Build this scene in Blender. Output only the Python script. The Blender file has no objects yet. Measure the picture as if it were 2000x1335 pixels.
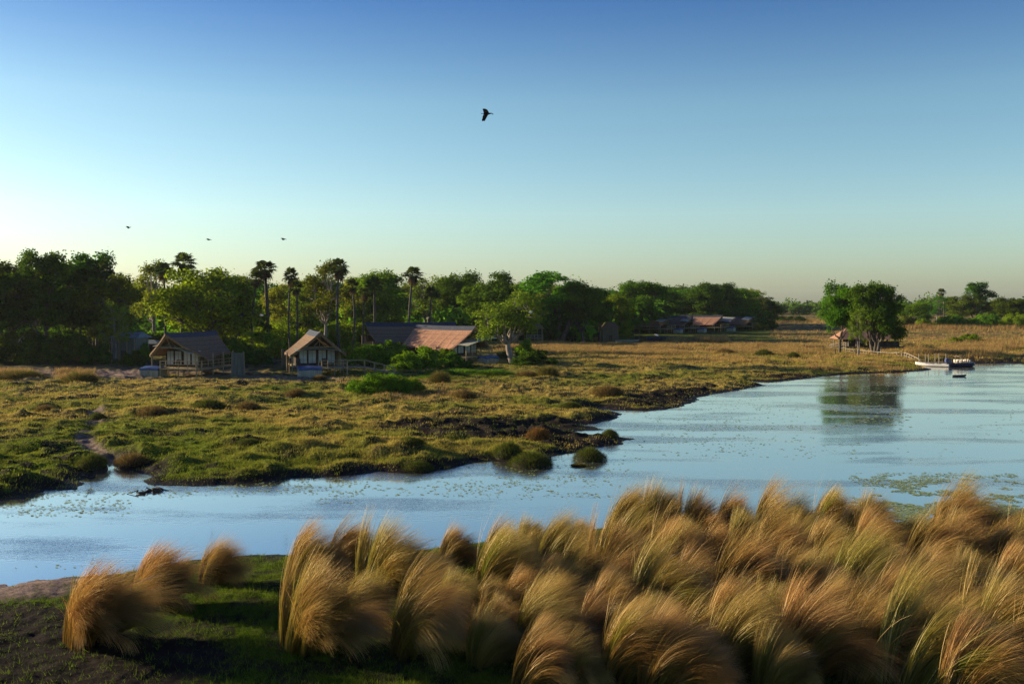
import bpy, math, random
import numpy as np
from mathutils import Vector, Matrix, Euler
PI = math.pi
rad = math.radians
scene = bpy.context.scene
COL = scene.collection

# ---------------------------------------------------------------- camera
F = 1944.0                       # focal length in pixels of the 2000 px wide photograph (35 mm lens)
PITCH = rad(2.28)
CAMZ = 10.0
cam_d = bpy.data.cameras.new('camera')
cam_d.sensor_width = 36.0
cam_d.lens = 35.0
cam_d.clip_start = 0.3
cam_d.clip_end = 12000
cam = bpy.data.objects.new('camera', cam_d)
cam.location = (0, 0, CAMZ)
cam.rotation_euler = (PI / 2 - PITCH, 0, 0)
COL.objects.link(cam)
scene.camera = cam

# ---------------------------------------------------------------- sky, sun, exposure
SUN_EL = rad(14.0)
SUN_AZ = rad(-72.0)              # 72 degrees to the left of the view direction, behind the scene
world = bpy.data.worlds.new('World')
scene.world = world
world.use_nodes = True
nt = world.node_tree
nt.nodes.clear()
w_out = nt.nodes.new('ShaderNodeOutputWorld')
w_bg = nt.nodes.new('ShaderNodeBackground')
sky = nt.nodes.new('ShaderNodeTexSky')
sky.sky_type = 'NISHITA'
sky.sun_disc = False
sky.sun_elevation = SUN_EL
sky.sun_rotation = SUN_AZ
sky.altitude = 900
sky.air_density = 1.0
sky.dust_density = 1.4
sky.ozone_density = 3.0
hs = nt.nodes.new('ShaderNodeHueSaturation')
hs.inputs['Saturation'].default_value = 1.0
gm = nt.nodes.new('ShaderNodeGamma')
gm.inputs['Gamma'].default_value = 1.15
nt.links.new(sky.outputs[0], gm.inputs[0])
nt.links.new(gm.outputs[0], hs.inputs['Color'])
tint = nt.nodes.new('ShaderNodeMix'); tint.data_type = 'RGBA'; tint.blend_type = 'MULTIPLY'
tint.inputs[0].default_value = 1.0
# the evening air colours the sky by height: cream green low down, teal in the middle, deep blue higher up
w_tc = nt.nodes.new('ShaderNodeTexCoord')
w_sep = nt.nodes.new('ShaderNodeSeparateXYZ')
w_rmp = nt.nodes.new('ShaderNodeValToRGB')
w_mr = nt.nodes.new('ShaderNodeMapRange')
w_mr.inputs[1].default_value = 0.0; w_mr.inputs[2].default_value = 0.40
nt.links.new(w_tc.outputs['Generated'], w_sep.inputs[0])
nt.links.new(w_sep.outputs[2], w_mr.inputs[0])
nt.links.new(w_mr.outputs[0], w_rmp.inputs[0])
we = w_rmp.color_ramp.elements
we[0].position = 0.0; we[0].color = (0.50, 0.50, 0.475, 1)
we[1].position = 1.0; we[1].color = (0.13, 0.20, 0.41, 1)
for p_, c_ in ((0.22, (0.72, 0.68, 0.575)), (0.48, (0.64, 0.65, 0.55)), (0.74, (0.26, 0.37, 0.49))):
    k_ = we.new(p_); k_.color = (*c_, 1)
w_x2 = nt.nodes.new('ShaderNodeVectorMath'); w_x2.operation = 'SCALE'; w_x2.inputs[3].default_value = 2.0
nt.links.new(w_rmp.outputs[0], w_x2.inputs[0])
nt.links.new(w_x2.outputs[0], tint.inputs[7])
nt.links.new(hs.outputs[0], tint.inputs[6])
nt.links.new(tint.outputs[2], w_bg.inputs[0])
w_bg.inputs[1].default_value = 0.070
nt.links.new(w_bg.outputs[0], w_out.inputs[0])

sun_d = bpy.data.lights.new('sun', 'SUN')
sun_d.energy = 5.0
sun_d.angle = rad(0.5)
sun_d.color = (1.0, 0.81, 0.53)
sun = bpy.data.objects.new('sun', sun_d)
sdir = Vector((math.sin(SUN_AZ) * math.cos(SUN_EL), math.cos(SUN_AZ) * math.cos(SUN_EL), math.sin(SUN_EL)))
sun.rotation_euler = sdir.to_track_quat('Z', 'Y').to_euler()
sun.location = (-300, 200, 150)
COL.objects.link(sun)
vs = scene.view_settings
vs.view_transform = 'Standard'
vs.look = 'None'
vs.exposure = 0.80
vs.gamma = 1.0
scene.cycles.use_denoising = True
scene.cycles.denoiser = 'OPENIMAGEDENOISE'
scene.cycles.denoising_input_passes = 'RGB_ALBEDO_NORMAL'
scene.cycles.denoising_prefilter = 'NONE'
scene.cycles.max_bounces = 6
scene.cycles.diffuse_bounces = 2
scene.cycles.glossy_bounces = 3
scene.cycles.transmission_bounces = 3
scene.cycles.volume_bounces = 0
scene.cycles.caustics_reflective = False
scene.cycles.caustics_refractive = False

# ---------------------------------------------------------------- helpers
CP, SP = math.cos(PITCH), math.sin(PITCH)
def ray(px, py):
    u = (px - 1000.0) / F
    v = (667.5 - py) / F
    return u, CP + v * SP, -SP + v * CP
def G(px, py, z=0.4):            # the point of height z seen at this place of the photograph
    dx, dy, dz = ray(px, py)
    t = (z - CAMZ) / dz
    return (dx * t, dy * t)
def Q(px, py, y):                # the point at depth y
    dx, dy, dz = ray(px, py)
    t = y / dy
    return (dx * t, y, CAMZ + dz * t)
def proj(x, y, z):               # world to photograph, numpy
    depth = y * CP - (z - CAMZ) * SP
    up = y * SP + (z - CAMZ) * CP
    depth = np.maximum(depth, 0.01)
    return 1000 + F * x / depth, 667.5 - F * up / depth

def hash2(ix, iy, seed):
    h = (ix.astype(np.int64) * 374761393 + iy.astype(np.int64) * 668265263 + seed * 1442695041) & 0xFFFFFFFF
    h = ((h ^ (h >> 13)) * 1274126177) & 0xFFFFFFFF
    h = (h ^ (h >> 16)) & 0xFFFFFFFF
    return h / 4294967295.0
def vnoise(x, y, seed=0):
    ix = np.floor(x); iy = np.floor(y)
    fx = x - ix; fy = y - iy
    fx = fx * fx * (3 - 2 * fx); fy = fy * fy * (3 - 2 * fy)
    a = hash2(ix, iy, seed); b = hash2(ix + 1, iy, seed)
    c = hash2(ix, iy + 1, seed); d = hash2(ix + 1, iy + 1, seed)
    return (a * (1 - fx) + b * fx) * (1 - fy) + (c * (1 - fx) + d * fx) * fy
def fbm(x, y, seed=0, octs=4):
    s = 0; a = 0.5; n = 0
    for k in range(octs):
        s = s + a * vnoise(x * 2 ** k + 17.3 * k, y * 2 ** k - 9.1 * k, seed + k)
        n += a; a *= 0.5
    return s / n
def sstep(a, b, x):
    t = np.clip((x - a) / (b - a), 0, 1)
    return t * t * (3 - 2 * t)

def raw_mesh(name, V, faces, smooth=False, attrs=None, cols=None):
    """V (N,3); faces: list of (M,k) int arrays"""
    me = bpy.data.meshes.new(name)
    V = np.ascontiguousarray(V, dtype=np.float32)
    me.vertices.add(len(V))
    me.vertices.foreach_set('co', V.ravel())
    loops = np.concatenate([f.ravel() for f in faces]).astype(np.int32)
    tot = np.concatenate([np.full(len(f), f.shape[1], dtype=np.int32) for f in faces])
    start = np.concatenate([[0], np.cumsum(tot)[:-1]]).astype(np.int32)
    me.loops.add(len(loops))
    me.loops.foreach_set('vertex_index', loops)
    me.polygons.add(len(tot))
    me.polygons.foreach_set('loop_start', start)
    me.polygons.foreach_set('loop_total', tot)
    if smooth:
        me.polygons.foreach_set('use_smooth', np.ones(len(tot), dtype=bool))
    for k, a in (attrs or {}).items():
        at = me.attributes.new(k, 'FLOAT', 'POINT')
        at.data.foreach_set('value', np.ascontiguousarray(a, dtype=np.float32).ravel())
    for k, a in (cols or {}).items():
        at = me.attributes.new(k, 'FLOAT_COLOR', 'POINT')
        a = np.ascontiguousarray(a, dtype=np.float32)
        if a.shape[1] == 3:
            a = np.concatenate([a, np.ones((len(a), 1), dtype=np.float32)], 1)
        at.data.foreach_set('color', a.ravel())
    me.update(calc_edges=True)
    return me
def link(name, data, m=None, parent=None):
    o = bpy.data.objects.new(name, data)
    COL.objects.link(o)
    if m is not None:
        data.materials.clear(); data.materials.append(m)
    if parent is not None:
        o.parent = parent
    return o
def tag(o, label=None, cat=None, group=None, kind=None):
    if label: o['label'] = label
    if cat: o['category'] = cat
    if group: o['group'] = group
    if kind: o['kind'] = kind
    return o
def empty(name, loc=(0, 0, 0), rz=0, label=None, cat=None, group=None):
    o = bpy.data.objects.new(name, None)
    COL.objects.link(o)
    o.location = loc
    o.rotation_euler = (0, 0, rz)
    o.empty_display_size = 0.2
    return tag(o, label, cat, group)
def copy_tree(o, parent=None):
    c = o.copy(); COL.objects.link(c)
    c.parent = parent
    for ch in [x for x in scene.objects if x.parent == o]:
        copy_tree(ch, c)
    return c

class MB:
    """collects boxes, beams, tubes and sheets into one mesh"""
    def __init__(s): s.v = []; s.f = []
    def add(s, vs, fs):
        b = len(s.v); s.v += [tuple(p) for p in vs]; s.f += [tuple(b + i for i in f) for f in fs]; return s
    def box(s, x0, x1, y0, y1, z0, z1):
        return s.add([(x0,y0,z0),(x1,y0,z0),(x1,y1,z0),(x0,y1,z0),(x0,y0,z1),(x1,y0,z1),(x1,y1,z1),(x0,y1,z1)],
                     [(0,3,2,1),(4,5,6,7),(0,1,5,4),(1,2,6,5),(2,3,7,6),(3,0,4,7)])
    def tube(s, pts, r, n=6, cap=True):
        pts = [Vector(p) for p in pts]
        if not hasattr(r, '__len__'): r = [r] * len(pts)
        vs, fs = [], []
        for i, p in enumerate(pts):
            d = (pts[min(i + 1, len(pts) - 1)] - pts[max(i - 1, 0)])
            d = d.normalized() if d.length > 1e-9 else Vector((0, 0, 1))
            up = Vector((0, 0, 1)) if abs(d.z) < 0.9 else Vector((1, 0, 0))
            a = d.cross(up).normalized(); b = a.cross(d).normalized()
            for k in range(n):
                t = 2 * PI * k / n
                vs.append(p + (a * math.cos(t) + b * math.sin(t)) * r[i])
        for i in range(len(pts) - 1):
            for k in range(n):
                k2 = (k + 1) % n
                fs.append((i * n + k, i * n + k2, (i + 1) * n + k2, (i + 1) * n + k))
        if cap:
            fs.append(tuple(range(n))[::-1]); fs.append(tuple((len(pts) - 1) * n + k for k in range(n)))
        return s.add(vs, fs)
    def beam(s, a, b, w, h=None):
        h = h or w
        a = Vector(a); b = Vector(b); d = (b - a).normalized()
        up = Vector((0, 0, 1)) if abs(d.z) < 0.95 else Vector((0, 1, 0))
        x = d.cross(up).normalized() * (w / 2); y = x.cross(d).normalized() * (h / 2)
        return s.add([a-x-y, a+x-y, a+x+y, a-x+y, b-x-y, b+x-y, b+x+y, b-x+y],
                     [(0,1,2,3),(7,6,5,4),(0,4,5,1),(1,5,6,2),(2,6,7,3),(3,7,4,0)])
    def sheet(s, grid, th, nrm=None):
        """thick sheet from a grid (list of rows of points); th is dropped along -z (or nrm)"""
        R, Cn = len(grid), len(grid[0])
        off = Vector(nrm) * th if nrm is not None else Vector((0, 0, -th))
        top = [Vector(p) for r in grid for p in r]; bot = [p + off for p in top]
        n = R * Cn; fs = []
        for i in range(R - 1):
            for j in range(Cn - 1):
                a, b, c, d = i*Cn+j, i*Cn+j+1, (i+1)*Cn+j+1, (i+1)*Cn+j
                fs.append((a, b, c, d)); fs.append((n+d, n+c, n+b, n+a))
        for j in range(Cn - 1):
            fs.append((j, n+j, n+j+1, j+1)); k = (R-1)*Cn
            fs.append((k+j+1, n+k+j+1, n+k+j, k+j))
        for i in range(R - 1):
            fs.append(((i+1)*Cn, n+(i+1)*Cn, n+i*Cn, i*Cn)); e = Cn-1
            fs.append((i*Cn+e, n+i*Cn+e, n+(i+1)*Cn+e, (i+1)*Cn+e))
        return s.add(top + bot, fs)
    def build(s, name, m, parent=None, smooth=False):
        me = bpy.data.meshes.new(name)
        me.from_pydata(s.v, [], s.f)
        if smooth:
            me.polygons.foreach_set('use_smooth', [True] * len(me.polygons))
        me.update()
        return link(name, me, m, parent)

# ---------------------------------------------------------------- materials
def new_mat(name):
    m = bpy.data.materials.new(name); m.use_nodes = True
    n = m.node_tree; n.nodes.clear()
    out = n.nodes.new('ShaderNodeOutputMaterial')
    return m, n, out
def ramp(n, stops):
    r = n.nodes.new('ShaderNodeValToRGB')
    e = r.color_ramp.elements
    e[0].position, e[0].color = stops[0][0], (*stops[0][1], 1)
    e[1].position, e[1].color = stops[-1][0], (*stops[-1][1], 1)
    for p, c in stops[1:-1]:
        k = e.new(p); k.color = (*c, 1)
    return r
def rough_mat(name, c1, c2, scale=3.0, rough=0.85, stretch=(1, 1, 1), bump=0.3, dist=0.02, metallic=0, coord='Object'):
    m, n, out = new_mat(name)
    b = n.nodes.new('ShaderNodeBsdfPrincipled')
    tc = n.nodes.new('ShaderNodeTexCoord'); mp = n.nodes.new('ShaderNodeMapping')
    mp.inputs['Scale'].default_value = stretch
    nz = n.nodes.new('ShaderNodeTexNoise'); nz.inputs['Scale'].default_value = scale; nz.inputs['Detail'].default_value = 6
    nz.inputs['Roughness'].default_value = 0.65
    r = ramp(n, [(0.3, c1), (0.7, c2)])
    n.links.new(tc.outputs[coord], mp.inputs[0]); n.links.new(mp.outputs[0], nz.inputs['Vector'])
    n.links.new(nz.outputs[0], r.inputs[0]); n.links.new(r.outputs[0], b.inputs['Base Color'])
    b.inputs['Roughness'].default_value = rough; b.inputs['Metallic'].default_value = metallic
    b.inputs['Specular IOR Level'].default_value = 0.25
    if bump:
        bp = n.nodes.new('ShaderNodeBump'); bp.inputs['Strength'].default_value = bump; bp.inputs['Distance'].default_value = dist
        n.links.new(nz.outputs[0], bp.inputs['Height']); n.links.new(bp.outputs[0], b.inputs['Normal'])
    n.links.new(b.outputs[0], out.inputs[0])
    return m
def leaf_mat(name, dark, light, trans=0.4, obj_var=0.35, hue_var=0.03, tcol=None):
    """thin leaves or blades: part of the light passes through; v varies from clump to clump"""
    m, n, out = new_mat(name)
    at = n.nodes.new('ShaderNodeAttribute'); at.attribute_name = 'v'
    r = ramp(n, [(0.0, dark), (1.0, light)])
    n.links.new(at.outputs['Fac'], r.inputs[0])
    oi = n.nodes.new('ShaderNodeObjectInfo')
    mr = n.nodes.new('ShaderNodeMapRange'); mr.inputs[3].default_value = 1 - obj_var; mr.inputs[4].default_value = 1 + obj_var
    n.links.new(oi.outputs['Random'], mr.inputs[0])
    mh = n.nodes.new('ShaderNodeMath'); mh.operation = 'MULTIPLY_ADD'
    mh.inputs[1].default_value = 7.13; mh.inputs[2].default_value = 0
    fr = n.nodes.new('ShaderNodeMath'); fr.operation = 'FRACT'
    n.links.new(oi.outputs['Random'], mh.inputs[0]); n.links.new(mh.outputs[0], fr.inputs[0])
    m2 = n.nodes.new('ShaderNodeMapRange'); m2.inputs[3].default_value = 0.5 - hue_var; m2.inputs[4].default_value = 0.5 + hue_var
    n.links.new(fr.outputs[0], m2.inputs[0])
    h = n.nodes.new('ShaderNodeHueSaturation')
    n.links.new(r.outputs[0], h.inputs['Color']); n.links.new(mr.outputs[0], h.inputs['Value']); n.links.new(m2.outputs[0], h.inputs['Hue'])
    d = n.nodes.new('ShaderNodeBsdfDiffuse'); t = n.nodes.new('ShaderNodeBsdfTranslucent')
    tm = n.nodes.new('ShaderNodeMix'); tm.data_type = 'RGBA'; tm.blend_type = 'MULTIPLY'; tm.inputs[0].default_value = 1
    tm.inputs[7].default_value = (*(tcol or (1.3, 1.25, 0.6)), 1)
    n.links.new(h.outputs[0], tm.inputs[6])
    n.links.new(h.outputs[0], d.inputs[0]); n.links.new(tm.outputs[2], t.inputs[0])
    mx = n.nodes.new('ShaderNodeMixShader'); mx.inputs[0].default_value = trans
    n.links.new(d.outputs[0], mx.inputs[1]); n.links.new(t.outputs[0], mx.inputs[2])
    n.links.new(mx.outputs[0], out.inputs[0])
    return m
def col_leaf_mat(name, trans=0.35, attr='c'):
    m, n, out = new_mat(name)
    at = n.nodes.new('ShaderNodeAttribute'); at.attribute_name = attr
    d = n.nodes.new('ShaderNodeBsdfDiffuse'); t = n.nodes.new('ShaderNodeBsdfTranslucent')
    n.links.new(at.outputs['Color'], d.inputs[0]); n.links.new(at.outputs['Color'], t.inputs[0])
    mx = n.nodes.new('ShaderNodeMixShader'); mx.inputs[0].default_value = trans
    n.links.new(d.outputs[0], mx.inputs[1]); n.links.new(t.outputs[0], mx.inputs[2])
    n.links.new(mx.outputs[0], out.inputs[0])
    return m

M = {}
M['leaf'] = leaf_mat('leaf_dark_green', (0.036, 0.092, 0.009), (0.150, 0.285, 0.024), 0.5)
M['leaf_olive'] = leaf_mat('leaf_olive', (0.064, 0.095, 0.012), (0.210, 0.260, 0.034), 0.5)
M['leaf_bright'] = leaf_mat('leaf_bright', (0.070, 0.145, 0.009), (0.220, 0.350, 0.024), 0.52, 0.2)
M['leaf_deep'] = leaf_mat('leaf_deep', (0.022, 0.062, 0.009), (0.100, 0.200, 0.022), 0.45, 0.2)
M['palm'] = leaf_mat('palm_leaf', (0.026, 0.050, 0.014), (0.090, 0.130, 0.036), 0.35, 0.2)
M['dry_frond'] = leaf_mat('dry_palm_frond', (0.07, 0.045, 0.025), (0.16, 0.11, 0.06), 0.25, 0.2)
M['bark'] = rough_mat('bark', (0.045, 0.036, 0.030), (0.15, 0.125, 0.10), 2.5, 0.9, (1, 1, 0.3), 0.8, 0.08)
M['bark_pale'] = rough_mat('pale_bark', (0.12, 0.10, 0.085), (0.33, 0.29, 0.25), 2.5, 0.9, (1, 1, 0.3), 0.8, 0.06)
M['bark_palm'] = rough_mat('palm_bark', (0.04, 0.036, 0.032), (0.13, 0.115, 0.10), 3, 0.9, (1, 1, 1.5), 0.6, 0.05)
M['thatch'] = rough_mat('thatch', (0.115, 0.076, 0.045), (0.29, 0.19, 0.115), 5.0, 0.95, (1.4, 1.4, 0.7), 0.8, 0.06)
M['thatch_sunlit'] = rough_mat('sunlit_thatch', (0.23, 0.118, 0.072), (0.50, 0.27, 0.165), 5.0, 0.95, (1.4, 1.4, 0.7), 0.8, 0.06)  # thatch for sunlit roofs and panels, warm sunlight put into the colour
M['ridge'] = rough_mat('ridge_cap', (0.028, 0.036, 0.055), (0.06, 0.07, 0.095), 3, 0.7)
M['canvas'] = rough_mat('dark_canvas', (0.026, 0.019, 0.014), (0.055, 0.040, 0.030), 1.5, 0.9)
M['canvas_tan'] = rough_mat('tan_canvas', (0.17, 0.13, 0.085), (0.30, 0.23, 0.15), 1.5, 0.9)
M['awning'] = rough_mat('awning_canvas', (0.28, 0.28, 0.21), (0.44, 0.44, 0.34), 1.2, 0.8)
M['wood'] = rough_mat('pole_wood', (0.20, 0.15, 0.075), (0.42, 0.33, 0.185), 4, 0.85, (1, 1, 0.3))
M['wood_grey'] = rough_mat('weathered_wood', (0.20, 0.165, 0.12), (0.42, 0.36, 0.27), 4, 0.85, (1, 1, 1))
M['wood_dark'] = rough_mat('dark_wood', (0.045, 0.035, 0.028), (0.10, 0.08, 0.06), 4, 0.85)
M['reed'] = rough_mat('reed_panel', (0.09, 0.08, 0.045), (0.22, 0.19, 0.11), 9, 0.9, (1, 1, 0.06), 0.8, 0.03)
M['reed_grey'] = rough_mat('grey_reed_panel', (0.09, 0.10, 0.08), (0.21, 0.225, 0.19), 9, 0.9, (1, 1, 0.06), 0.8, 0.03)
M['pool'] = rough_mat('pool_wall', (0.20, 0.20, 0.14), (0.46, 0.46, 0.36), 5, 0.8, (1, 1, 0.15))
M['pool_blue'] = rough_mat('blue_pool_cover', (0.03, 0.06, 0.16), (0.06, 0.11, 0.26), 2, 0.5)
M['window'] = rough_mat('pale_window_net', (0.30, 0.34, 0.33), (0.55, 0.58, 0.56), 1.2, 0.5)
M['tin'] = rough_mat('grey_roof_sheet', (0.11, 0.13, 0.15), (0.26, 0.29, 0.31), 2, 0.5)
M['stone'] = rough_mat('pale_litter', (0.3, 0.26, 0.22), (0.6, 0.52, 0.45), 3, 0.9)
M['white_paint'] = rough_mat('white_hull_paint', (0.72, 0.68, 0.62), (0.84, 0.80, 0.74), 1.5, 0.4, bump=0)
M['navy'] = rough_mat('navy_hull', (0.012, 0.018, 0.035), (0.03, 0.04, 0.07), 2, 0.4, bump=0)
M['motor'] = rough_mat('blue_motor_cowl', (0.05, 0.07, 0.16), (0.10, 0.13, 0.25), 2, 0.35, bump=0)
M['seat'] = rough_mat('cream_seat', (0.55, 0.48, 0.40), (0.75, 0.68, 0.58), 2, 0.6, bump=0)
M['bird_black'] = rough_mat('black_feathers', (0.006, 0.006, 0.008), (0.015, 0.014, 0.016), 8, 0.6, bump=0)
M['bird_white'] = rough_mat('white_feathers', (0.75, 0.75, 0.74), (0.86, 0.86, 0.85), 8, 0.7, bump=0)
M['seed'] = rough_mat('seed_head', (0.45, 0.33, 0.22), (0.62, 0.48, 0.34), 20, 0.9, bump=0)
# ================================================================ SETTING: water outline and ground
FAR_SHORE = [(-700,1040),(-300,1005),(-100,990),(0,979),(52,976),(95,957),(147,955),(157,938),(190,928),(203,912),(211,903),(222,908),(252,916),(290,927),
 (268,941),(287,949),(350,948),(410,949),(472,945),(525,938),(595,933),(650,930),(734,920),(797,921),(874,916),(895,909),
 (940,900),(965,900),(1035,907),(1066,904),(1084,890),(1119,884),(1150,880),(1185,872),(1213,867),(1224,858),(1200,850),(1150,848),(1115,844),
 (1182,839),(1160,834),(1130,830),(1165,827),(1210,815),(1208,808),(1185,802),(1165,797),(1200,800),(1245,801),(1300,800),(1349,788),
 (1370,775),(1415,766),(1460,758),(1496,752),(1465,748),(1420,746),(1440,744),(1510,746),(1566,740),(1615,734),(1685,729),(1755,727),(1808,724),
 (1822,721),(1800,716),(1812,711),(1850,709.5),(1895,709.5),(2000,709.5),(2300,710),(2900,712)]
NEAR_SHORE = [(2900,1080),(2400,1050),(2100,1036),(1990,1034),(1850,1026),(1700,1014),(1500,1012),(1300,1016),(1190,1030),(1040,1046),
 (900,1064),(750,1076),(640,1078),(580,1077),(520,1080),(480,1083),(400,1095),(300,1107),(155,1125),(60,1135),(0,1142),(-300,1180),(-900,1290)]
POND = [(1090,668),(1130,661),(1180,657),(1240,656),(1300,659),(1345,661.5),(1330,665),(1290,668),(1240,671),(1180,672.5),(1120,672)]
polyR = np.array([G(a, b, 0.0) for a, b in FAR_SHORE + NEAR_SHORE])
polyP = np.array([G(a, b, 0.0) for a, b in POND])
def seg_dist(x, y, poly, lim=None):
    d2 = np.full(x.shape, 1e12)
    inside = np.zeros(x.shape, dtype=bool)
    n = len(poly)
    for i in range(n):
        ax, ay = poly[i]; bx, by = poly[(i + 1) % n]
        ex, ey = bx - ax, by - ay
        t = np.clip(((x - ax) * ex + (y - ay) * ey) / (ex * ex + ey * ey + 1e-12), 0, 1)
        dd = (x - ax - t * ex) ** 2 + (y - ay - t * ey) ** 2
        d2 = np.minimum(d2, dd)
        if ay != by:
            c = ((ay > y) != (by > y)) & (x < (bx - ax) * (y - ay) / (by - ay) + ax)
            inside ^= c
    d = np.sqrt(d2)
    return np.where(inside, -d, d)
CREEK = np.array([G(a, b) for a, b in [(211,903),(200,885),(182,872),(165,858),(163,845),(178,832),(187,815),(188,798)]])
def line_dist(x, y, pts):
    d2 = np.full(x.shape, 1e12)
    for i in range(len(pts) - 1):
        ax, ay = pts[i]; bx, by = pts[i + 1]
        ex, ey = bx - ax, by - ay
        t = np.clip(((x - ax) * ex + (y - ay) * ey) / (ex * ex + ey * ey), 0, 1)
        d2 = np.minimum(d2, (x - ax - t * ex) ** 2 + (y - ay - t * ey) ** 2)
    return np.sqrt(d2)
rngH = np.random.default_rng(11)
HUM = []
def hum(px, py, r, h): x, y = G(px, py); HUM.append((x, y, r, h))
for a in [(290,808,2.6,.7),(385,795,2.4,.5),(400,778,3.2,.55),(480,785,2.2,.4),(575,772,2.4,.4),(360,830,1.6,.35),(445,818,1.5,.35),(495,822,1.6,.3),
          (80,800,1.7,.5),(170,892,2.4,.6),(255,884,2.4,.6),(290,888,1.8,.5),(475,865,2.2,.45),(590,830,1.7,.4),(640,838,1.8,.4),(560,880,2,.35),
          (700,860,2,.35),(740,812,2.2,.4),(800,800,2.5,.4),(860,815,1.6,.3),(905,775,2.2,.6),(960,800,2,.5),(880,800,2,.4),(600,800,1.8,.4),(1000,762,2.4,.4),
          (1060,745,2.6,.4),(1185,765,2.8,.6),(1115,785,2,.5),(1140,808,2.2,.5),(1200,806,1.3,.35),(730,870,2.2,.5),(790,885,2.6,.6),(800,905,2.6,.5),(870,895,1.8,.4),(160,755,2.4,.4),
          (240,755,2.2,.4),(310,760,2.2,.4),(660,760,3,.4),(940,745,3,.4),(870,742,3,.4),(1240,740,3,.5),(1290,725,3,.4),(700,905,1.6,.3),(350,905,1.6,.3),(60,870,1.6,.3)]:
    hum(*a)
for _ in range(330):
    py = 745 + 215 * rngH.random() ** 0.9; px = -150 + 1500 * rngH.random()
    hum(px, py, rngH.uniform(0.6, 1.6), rngH.uniform(0.10, 0.34))
for _ in range(120):
    hum(rngH.uniform(1000, 2050), rngH.uniform(668, 735), rngH.uniform(1.0, 2.6), rngH.uniform(0.10, 0.40))

def shore_sd(x, y):
    a = np.minimum(seg_dist(x, y, polyR), seg_dist(x, y, polyP))
    near = sstep(260, 120, y)
    a = a + near * ((fbm(x * 0.55, y * 0.55, 3, 3) - 0.5) * 1.3 + (fbm(x * 1.7, y * 1.7, 5, 2) - 0.5) * 0.45)
    return a
def ground_z(x, y, sd=None):
    if sd is None: sd = shore_sd(x, y)
    z = np.where(sd > 0, 0.02 + 0.12 * sstep(0, 1.2, sd) + 0.26 * sstep(0.6, 9, sd), -0.02 - 0.7 * sstep(0, 3.5, -sd))
    land = sstep(0.0, 2.5, sd)
    fade = sstep(420, 150, y)
    near_bank = y < 46
    z = z + land * fade * ((fbm(x * 0.8, y * 0.8, 21, 3) - 0.5) * 0.22 + (fbm(x * 3.1, y * 3.1, 22, 3) - 0.5) * 0.10)
    tus = np.clip(fbm(x / 2.3, y / 2.0, 31, 3) - 0.53, 0, 1) * 2.4
    z = z + np.where(near_bank, 0.0, land * fade * np.minimum(tus, 0.40) * 0.65)
    small = np.clip(fbm(x * 1.15, y * 1.0, 33, 2) - 0.50, 0, 1) * 1.1
    z = z + np.where(near_bank, 0.0, land * sstep(230, 120, y) * np.minimum(small, 0.22) * 0.65)
    z = z + sstep(350, 2500, y) * 1.5 * (fbm(x / 90, y / 90, 41, 3)) * 0.8
    return z
def add_hums(x, y, z, sd):
    wx = (fbm(x * 0.9, y * 0.9, 55, 2) - 0.5) * 1.2
    wy = (fbm(x * 0.9, y * 0.9, 56, 2) - 0.5) * 1.2
    X = x + wx; Y = y + wy
    xo = X.ravel(); yo = Y.ravel(); zz = z.ravel().copy()
    order = np.argsort(yo); ys = yo[order]
    for hx, hy, r, h in HUM:
        i0 = np.searchsorted(ys, hy - 2.2 * r); i1 = np.searchsorted(ys, hy + 2.2 * r)
        idx = order[i0:i1]
        dx = xo[idx] - hx
        k = np.abs(dx) < 2.2 * r
        idx = idx[k]; dx = dx[k]
        if not len(idx): continue
        q = (dx / r) ** 2 + ((yo[idx] - hy) / (r * 0.85)) ** 2
        zz[idx] += 0.95 * h * np.exp(-q * 1.6)
    return z + (zz.reshape(z.shape) - z) * sstep(0.0, 2.0, sd)

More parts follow.
